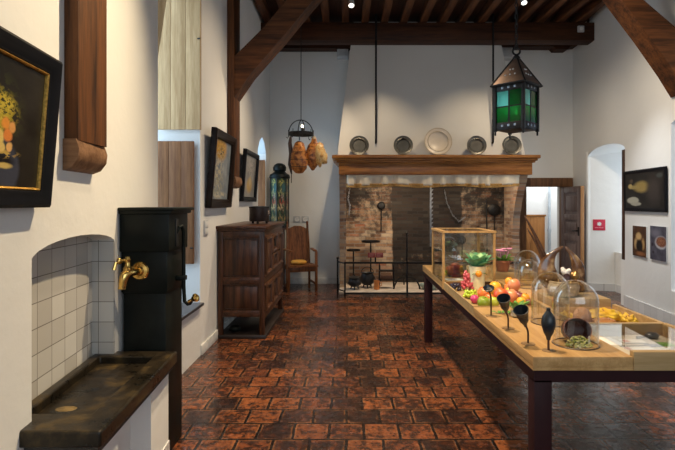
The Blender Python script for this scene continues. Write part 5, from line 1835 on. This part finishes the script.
grapes('bunch of black grapes in front of the glass case corner', (0.905, 4.20, FZ), 22, (.048, .07, .05), .0125, fruit_mat('black_grape', (.012, .010, .02), (.03, .02, .045), .25))
grapes('tall bunch of red grapes leaning beside the cream pot', (1.005, 4.23, FZ), 34, (.060, .05, .15), .0145, fruit_mat('red_grape', (.42, .035, .06), (.62, .12, .13), .25), 1)
grapes('bunch of green grapes in front of the cream pot', (0.945, 3.86, FZ), 34, (.055, .07, .055), .0125, fruit_mat('green_grape', (.36, .52, .02), (.58, .66, .06), .25))

# cream pot with leaves and orange
cp = thing('cream_pot', 'cream pot with leafy cabbage and an orange on its side before the glass case', 'pot', (1.115, 4.30, FZ))
MB().lathe([(0, 0), (.055, 0), (.058, .01), (.06, .10), (.070, .17), (.076, .195), (.070, .195), (.062, .16), (.05, .03), (0, .02)], (0, 0, 0), 28).build('pot_body', plain('cream_pot_glaze', (.88, .82, .52), .4, 0, .08), cp)
M_leafy = plain('blue_green_leaf', (.10, .30, .14), .5, 0, .35, 25)
M_leafp = plain('pale_cabbage_leaf', (.26, .46, .20), .5, 0, .3, 25)


def leafmesh(mb, base, az, elev, L, Wd, curl=.4, n=6):
    base = Vector(base)
    dirh = Vector((math.cos(az), math.sin(az), 0))
    side = Vector((-math.sin(az), math.cos(az), 0))
    rows = []
    for i in range(n + 1):
        f = i / n
        e_ = elev - curl * f * 1.6
        if i == 0:
            pos = base.copy()
        else:
            pos = pos + (dirh * math.cos(e_) + Vector((0, 0, math.sin(e_)))) * (L / n)
        w = Wd * math.sin(PI * min(.97, .06 + .92 * f)) ** .8
        cup = Vector((0, 0, .25 * w))
        rows.append([pos - side * w + cup, pos + Vector((0, 0, .0)), pos + side * w + cup])
    vs = [[mb.bm.verts.new(q) for q in r_] for r_ in rows]
    for i in range(n):
        for k in range(2):
            mb.bm.faces.new((vs[i][k], vs[i][k + 1], vs[i + 1][k + 1], vs[i + 1][k]))


def leaves(parent, spec, mat, name='leaf', thick=.0012):
    for (base, az, el, L, Wd, cu) in spec:
        m = MB()
        leafmesh(m, base, az, el, L, Wd, cu)
        o = m.build(name, mat, parent, angle=80)
        md = o.modifiers.new('thickness', 'SOLIDIFY')
        md.thickness = thick


random.seed(5)
leaves(cp, [((.012 * math.cos(a), .012 * math.sin(a), .17), a, .75 + .5 * random.random(), .135 + .04 * random.random(), .050, .3) for a in [k * PI / 5 + .2 for k in range(10)]], M_leafy, 'cabbage_leaf')
leaves(cp, [((.005 * math.cos(a), .005 * math.sin(a), .17), a, 1.2, .155, .040, .22) for a in [k * PI / 3 for k in range(6)]], M_leafp, 'heart_leaf')
orp = MB().lathe([(a * .029, b * .029) for a, b in PEACH], (-.006, -.058, .105), 20).build('orange_relief', F_or, cp, label='glazed orange in relief on the cream pot')
leaves(cp, [((0.02, -.064, .14), 0.2, .1, .055, .014, .5), ((-.03, -.060, .135), 2.9, .1, .04, .012, .5)], plain('relief_leaf_green', (.14, .24, .03), .5), 'relief_leaf')

# flower pot
fp_ = thing('flower_pot', 'terracotta pot of pink flowers and green leaves behind the case', 'potted plant', (1.46, 4.72, .906))
MB().lathe([(0, 0), (.05, 0), (.07, .085), (.078, .085), (.078, .105), (.068, .105), (.06, .08), (0, .075)], (0, 0, 0), 26).build('pot', plain('terracotta', (.36, .13, .06), .7), fp_)
random.seed(11)
M_green = plain('fresh_green_leaf', (.12, .30, .05), .5, 0, .4, 30)
M_greeny = plain('yellow_green_leaf', (.40, .46, .06), .5, 0, .3, 30)
leaves(fp_, [((.03 * math.cos(a), .03 * math.sin(a), .09), a, .5 + .6 * random.random(), .10 + .03 * random.random(), .022, .45) for a in [k * .57 for k in range(12)]], M_green)
leaves(fp_, [((.02 * math.cos(a), .02 * math.sin(a), .10), a, .9, .09, .018, .4) for a in (2.6, 3.1, 3.6)], M_greeny, 'young_leaf')
M_pink = plain('pink_petal', (.72, .30, .50), .6, 0, .2, 30)
for k in range(9):
    a = k * 2.4
    rr = .028 * math.sqrt(k)
    q = (rr * math.cos(a), rr * math.sin(a) * .7, .19 + .012 * (k % 3))
    m = MB()
    for j in range(5):
        b_ = j * 2 * PI / 5
        m.ball((q[0] + .013 * math.cos(b_), q[1] + .013 * math.sin(b_), q[2]), (.013, .013, .006), 8, 5)
    m.tube([(q[0] * .3, q[1] * .3, .08), q], .0018, 5)
    m.build('flower', M_pink, fp_)

# ------------------------------------------------------------------ smelling stations
def sniffer(lab, x, y, h, face=0, shallow=False):
    t = thing('smelling_horn', lab, 'smelling station', (x, y, ZT + .0005), (0, 0, R(face)))
    MB().lathe([(0, 0), (.034, 0), (.034, .003), (0, .004)], (0, 0, 0), 24).build('foot_disc', plain('oak_coloured_disc', (.30, .18, .08), .5), t)
    z0 = .155 if shallow else .088
    MB().tube([(0, 0, .002), (0, 0, z0 * .6), (-.003, 0, z0 * .8), (-.012, 0, z0 + .004)], .0052, 8).build('stem', plain('bronze_rod', (.07, .04, .025), .4, .6), t)
    Mx = MT(-.012, 0, z0, 26, -24, 0)
    if shallow:
        Mx = MT(-.014, 0, z0, 20, -18, 0)
        MB().lathe([(0, 0), (.010, 0), (.026, .010), (.034, .026), (.031, .027), (.022, .013), (0, .008)], (0, 0, 0), 26, M=Mx).build('cup', M_rubber, t)
    else:
        MB().lathe([(0, 0), (.008, 0), (.011, .018), (.022, .040), (.026, .066), (.027, .082), (.034, .100), (.037, .112), (.034, .113), (.029, .098), (.022, .082), (.012, .05), (0, .045)], (0, 0, 0), 26, M=Mx).build('cup', M_rubber, t)
        MB().lathe([(.0255, .072), (.0285, .075), (.0265, .079)], (0, 0, 0), 26, M=Mx).build('collar_ring', plain('dull_brass_ring', (.16, .09, .035), .4, .8), t)


sniffer('black cup on bent stem standing in front of the green apples', .887, 3.10, .165, 15, True)
sniffer('black cup on bent stem, second from the fruit tray', .897, 2.80, .17, 10)
sniffer('black cup on bent stem beside the black rubber bulb', .897, 2.49, .175, 0)
t = thing('rubber_bulb', 'pointed black rubber bulb on a short stem at the table corner', 'smelling station', (.952, 2.375, ZT + .0005))
MB().lathe([(0, 0), (.030, 0), (.030, .003), (0, .004)], (0, 0, 0), 20).build('foot_disc', plain('oak_coloured_foot', (.30, .18, .08), .5), t)
MB().tube([(0, 0, .002), (0, 0, .06)], .0055, 8).build('stem', plain('bronze_stem', (.10, .045, .025), .4, .5), t)
MB().lathe([(0, .052), (.009, .052), (.011, .065), (.022, .085), (.031, .115), (.033, .135), (.028, .162), (.015, .182), (.009, .19), (.010, .200), (.006, .205), (0, .205)], (0, 0, 0), 26, wob=lambda a, z: 1 + .025 * math.cos(10 * a)).build('bulb', M_rubber, t)

# ------------------------------------------------------------------ glass domes
def dome(lab, x, y, r, h, z=ZT):
    t = thing('glass_dome', lab, 'glass dome', (x, y, z + .0005))
    pr = [(r, .006)] + [(r, f * (h - r)) for f in (.3, .65, 1.0)] + [(r * math.cos(R(a)), h - r + r * math.sin(R(a))) for a in (12, 24, 36, 48, 60, 70, 80, 86)] + [(0, h)]
    q = r - .003
    pin = [(0, h - .003)] + [(q * math.cos(R(a)), h - r + q * math.sin(R(a))) for a in (86, 80, 70, 60, 48, 36, 24, 12)] + [(q, f * (h - r)) for f in (1.0, .65, .3)] + [(q, .006)]
    MB().lathe(pr + pin + [(r, .006)], (0, 0, 0), 40).build('glass_bell', M_dome, t, angle=60)
    MB().lathe([(r - .006, 0), (r + .003, 0), (r + .003, .003), (r + .001, .005), (r - .005, .005)], (0, 0, 0), 40, closed=True).build('base_ring', plain('dark_ring', (.10, .06, .03), .4), t)
    return t


dome('glass dome over the spilled spice bowl at the table front', 1.13, 2.485, .107, .32)
dome('empty glass dome between the herb jar and the bread tray', 1.185, 2.93, .106, .30)
dome('tall glass dome furthest back, beside the flower pot', 1.575, 4.40, .112, .288)
dome('smaller glass dome in front of the tall one by the fruit', 1.505, 4.16, .095, .235)

# spilled spice bowl
t = thing('spice_bowl', 'dark brown bowl tipped on its side under the front glass dome', 'bowl', (1.145, 2.50, ZT + .001))
Mx = MT(0.0, 0.02, .062, 76, 0, -6) @ Matrix.Diagonal((1.35, 1.15, 1.2, 1))
m = MB().lathe([(0, -.050), (.030, -.048), (.044, -.03), (.052, 0), (.052, .03), (.047, .03), (.046, 0), (.038, -.026), (0, -.042)], (0, 0, 0), 30, M=Mx)
m.build('bowl_shell', wood('dark_red_bowl_wood', (.045, .012, .010), (.13, .035, .025), 'X', 12, .3, .1), t)
MB().lathe([(.0475, .029), (.05, .034), (.0525, .029)], (0, 0, 0), 30, M=Mx).build('rim', plain('bowl_rim', (.26, .11, .07), .35), t)
random.seed(21)
m = MB()
for i in range(230):
    a, f = random.random() * 2 * PI, math.sqrt(random.random())
    x = -.014 + .066 * f * math.cos(a)
    y = -.030 + .034 * f * math.sin(a)
    z = .004 + .050 * max(0, 1 - f * f) * random.random()
    m.ball((x, y, z), (.0072, .0045, .0045), 7, 5)
SP = NT('cardamom_pod')
gi = SP.n('ShaderNodeNewGeometry')
SP.base(SP.ramp(gi.outputs['Random Per Island'], [(0, (.10, .13, .02)), (.3, (.30, .34, .05)), (.6, (.62, .58, .16)), (.8, (.75, .70, .38)), (1, (.16, .09, .03))]))
SP.rough(.6)
o = m.build('spice_pods', SP.m, at=None)
o.location = (1.14, 2.475, ZT + .001)
tag(o, 'heap of green and yellow spice pods spilling from the tipped bowl', 'spices', kind='stuff')
t = thing('spice_scoop', 'tiny pale stick standing in the spilled spice pods', 'scoop', (1.17, 2.43, ZT + .001))
MB().tube([(0, 0, 0), (.002, 0, .045)], [.004, .003], 8).build('stick', plain('pale_bone', (.70, .66, .52), .5), t)
MB().ball((.002, 0, .047), (.005, .004, .006), 8, 6).build('tip', plain('pale_bone_tip', (.62, .58, .45), .5), t)

# herb jar
t = thing('herb_jar', 'small clear jar of green herbs between the fruit and domes', 'jar', (1.04, 3.08, ZT + .0005))
MB().lathe([(0, 0), (.036, 0), (.040, .01), (.040, .075), (.037, .075), (.036, .012), (0, .006)], (0, 0, 0), 26).build('jar_glass', M_dome, t)
MB().lathe([(0, .006), (.034, .008), (.034, .035), (0, .037)], (0, 0, 0), 20).build('jar_filling', plain('whitish_filling', (.62, .62, .55), .6), t)
random.seed(3)
leaves(t, [((.012 * math.cos(a), .012 * math.sin(a), .035), a, 1.0 + .4 * random.random(), .075 + .03 * random.random(), .015, .5) for a in [k * .7 for k in range(10)]], M_green, 'herb_leaf')
t = thing('herb_sprig', 'fresh green herb sprig lying beside the herb jar', 'herbs', (0.985, 3.16, ZT + .001))
MB().tube([(-.05, 0, .006), (0, .005, .008), (.05, -.004, .006)], .0025, 6).build('stalk', M_green, t)
leaves(t, [((x, 0, .007), a, .5, .04, .011, .4) for x, a in ((-.045, 2.6), (-.03, 1.2), (-.015, -1.1), (0, 1.6), (.015, -1.5), (.03, .9), (.045, -.3), (.05, .4))], M_green)

# ------------------------------------------------------------------ basket, horns and feathers on the plinth
BX, BY, BZ = 1.50, 3.497, .9025
t = thing('round_basket', 'pale round woven basket on the oak block', 'basket', (BX, BY, BZ))
m = MB()
m.lathe([(0, 0), (.085, 0), (.105, .03), (.11, .07), (.10, .10), (.094, .10), (.10, .07), (.08, .012), (0, .01)], (0, 0, 0), 40, wob=lambda a, z: 1 + .012 * math.cos(20 * a + z * 220))
m.build('basket_body', plain('pale_wicker', (.50, .40, .27), .7, 0, .3, 40, .4), t, angle=50)
MB().tube([(.098 * math.cos(2 * PI * k / 32), .098 * math.sin(2 * PI * k / 32), .101) for k in range(32)], .007, 8, True).build('basket_rim', plain('basket_rim_wicker', (.42, .32, .2), .7), t)

M_horn = NT('glossy_brown_horn')
v = M_horn.coord()
n = M_horn.noise(v, 12, 5)
M_horn.base(M_horn.ramp(n, [(.35, (.028, .010, .004)), (.52, (.13, .060, .022)), (.66, (.42, .28, .14))]))
M_horn.rough(.12)
M_horn.b.inputs['Coat Weight'].default_value = .6
M_horn = M_horn.m
def curve(pts, n=18):
    pts = [Vector(p) for p in pts]
    out = []
    for i in range(n):
        f = i / (n - 1) * (len(pts) - 1)
        k = min(int(f), len(pts) - 2)
        u = f - k
        p0, p1, p2, p3 = pts[max(k - 1, 0)], pts[k], pts[k + 1], pts[min(k + 2, len(pts) - 1)]
        out.append(.5 * ((2 * p1) + (p2 - p0) * u + (2 * p0 - 5 * p1 + 4 * p2 - p3) * u * u + (3 * p1 - p0 - 3 * p2 + p3) * u ** 3))
    return out


t = thing('curved_horn', 'glossy brown horn curling up from the basket towards the passage', 'horn', (BX - .02, BY, BZ + .07))
c = curve([(-.02, 0, 0), (-.072, 0, .05), (-.088, 0, .13), (-.05, 0, .215), (.025, 0, .275)])
MB().tube(c, [(.036 + .050 * math.sin(PI * min(1, i / 14))) * (1 - i / 17) ** .5 + .002 for i in range(18)], 16, flat=.32).build('horn_body', M_horn, t, angle=60)
MB().tube([c[0] + Vector((.004, 0, -.003)), c[1]], [.052, .050], 16).build('horn_collar', M_brass, t)
t = thing('curved_horn', 'glossy brown horn curling up on the open-door side of the basket', 'horn', (BX + .05, BY + .005, BZ + .07))
c = curve([(.02, 0, 0), (.060, 0, .05), (.058, 0, .13), (.022, 0, .21), (-.028, .002, .272)])
MB().tube(c, [(.028 + .034 * math.sin(PI * min(1, i / 14))) * (1 - i / 17) ** .5 + .002 for i in range(18)], 16, flat=.32).build('horn_body', M_horn, t, angle=60)
MB().tube([c[0] + Vector((-.004, 0, -.003)), c[1]], [.040, .038], 16).build('horn_collar', M_brass, t)
o = MB().ball((0, 0, 0), (.028, .026, .034), 16, 12, nz=.2).build('dark_gourd', plain('blackish_red_skin', (.035, .012, .012), .3), at=None)
o.location = (BX + .012, BY - .045, BZ + .125)
tag(o, 'small blackish ball nestled between the two brown horns', 'gourd')
m = MB()
random.seed(9)
for k in range(7):
    m.ball((random.uniform(-.03, .03), random.uniform(-.012, .012), random.uniform(-.03, .03)), random.uniform(.014, .022), 10, 7, nz=.3, seed=k)
o = m.build('white_fluff', plain('white_down', (.72, .70, .68), .9), at=None)
o.location = (BX + .035, BY + .01, BZ + .16)
tag(o, 'tuft of white fluff between the horns above the basket', 'fluff')
o = MB().ball((0, 0, 0), (.032, .03, .04), 16, 12, nz=.25, nsc=2).build('brass_bulb', plain('bronze_lump', (.30, .18, .07), .25, .7), at=None)
o.location = (BX + .078, BY - .02, BZ + .10 + .035)
tag(o, 'bronze-coloured lump on the basket rim beside the second horn', 'ornament')
M_feath = plain('brown_feather', (.075, .030, .012), .5, 0, .5, 60)
for (pts, w, lab) in ((((-.05, .03, .10), (-.10, .03, .25), (-.17, .03, .40), (-.255, .03, .56)), .013, 'long brown tail feather reaching highest from the basket'),
                      (((-.06, .035, .09), (-.11, .035, .22), (-.17, .035, .36), (-.235, .035, .47)), .010, 'shorter brown feather below the long one beside the basket'),):
    t = thing('tail_feather', lab, 'feather', (BX, BY, BZ))
    c = curve(pts, 12)
    MB().tube(c, [.0028 * (1 - .07 * i) for i in range(12)], 6).build('quill', M_stem, t)
    m = MB()
    rows = []
    for i, q in enumerate(c):
        tg = (c[min(i + 1, 11)] - c[max(i - 1, 0)]).normalized()
        sd = tg.cross(Vector((0, 1, 0))).normalized()
        ww = w * math.sin(PI * (.12 + .86 * i / 11)) ** .6
        rows.append([m.bm.verts.new(q - sd * ww), m.bm.verts.new(q + Vector((0, -.002, 0))), m.bm.verts.new(q + sd * ww)])
    for i in range(11):
        for k in range(2):
            m.bm.faces.new((rows[i][k], rows[i][k + 1], rows[i + 1][k + 1], rows[i + 1][k]))
    o = m.build('vane', M_feath, t, angle=80)
    md = o.modifiers.new('thickness', 'SOLIDIFY')
    md.thickness = .002

# ------------------------------------------------------------------ breads in the tray
BT = .8005
M_bread_y = fruit_mat('golden_crust', (.50, .26, .012), (.80, .55, .045), .5)
M_bread_b = fruit_mat('brown_crust', (.26, .10, .03), (.48, .22, .07), .45)
M_bread_t = fruit_mat('tan_crust', (.34, .17, .09), (.50, .28, .16), .5)


def bread(name, lab, x, y, z, r, mat, nz=.12, seed=0, rz=0, ridges=0):
    t = thing(name, lab, 'bread', (x, y, z), (0, 0, R(rz)))
    m = MB()
    m.ball((0, 0, r[2]), r, 48, 30, nz=nz, nsc=3.0, seed=seed)
    if mat is M_bread_y:
        for v in m.bm.verts:
            q = v.co - Vector((0, 0, r[2]))
            v.co += q * (.13 * mnoise.noise(v.co * 55 + Vector((seed, 0, 0))))
            v.co.z = max(v.co.z, 0)
    if ridges:
        for v in m.bm.verts:
            v.co += Vector((0, 0, 1)) * (.12 * r[2] * math.sin(v.co.x * ridges + v.co.y * ridges * .6)) * (1 if v.co.z > r[2] * .8 else 0)
    m.build('loaf', mat, t, angle=80)
    m = MB()
    for k in (-1, 0, 1):
        m.tube([(k * r[0] * .4 - .01, -r[1] * .45, r[2] * 1.80), (k * r[0] * .4, 0, r[2] * 1.99 - abs(k) * r[2] * .12), (k * r[0] * .4 + .01, r[1] * .45, r[2] * 1.80)], .004, 6)
    m.build('score_marks', M_bread_b if mat is not M_bread_b else M_bread_t, t)


bread('plaited_loaf', 'long golden plaited loaf lying at the outer end of the bread tray', 1.60, 3.14, BT, (.115, .075, .042), M_bread_y, .22, 2, 4, 75)
bread('brown_roll', 'long brown roll in front of the golden plaited loaf', 1.535, 3.00, BT, (.078, .045, .030), M_bread_b, .18, 5, 6)
bread('round_bun', 'tall round tan bun beside the plaited loaf', 1.405, 3.00, BT, (.052, .05, .062), M_bread_t, .08, 7)
bread('golden_roll', 'small golden roll behind the tan bun under the dome glass', 1.365, 3.12, BT, (.045, .05, .035), M_bread_y, .2, 11)
bread('golden_roll', 'small golden roll at the dome end of the bread tray', 1.352, 2.93, BT, (.033, .042, .028), M_bread_y, .2, 13)
bread('knobbly_loaf', 'knobbly golden round at the plaited loaf tip', 1.685, 3.00, BT, (.042, .045, .040), M_bread_y, .35, 15)
bread('flat_crust', 'thin brown crust by the outer rim of the bread tray', 1.735, 2.91, BT, (.032, .025, .008), M_bread_b, .2, 17)
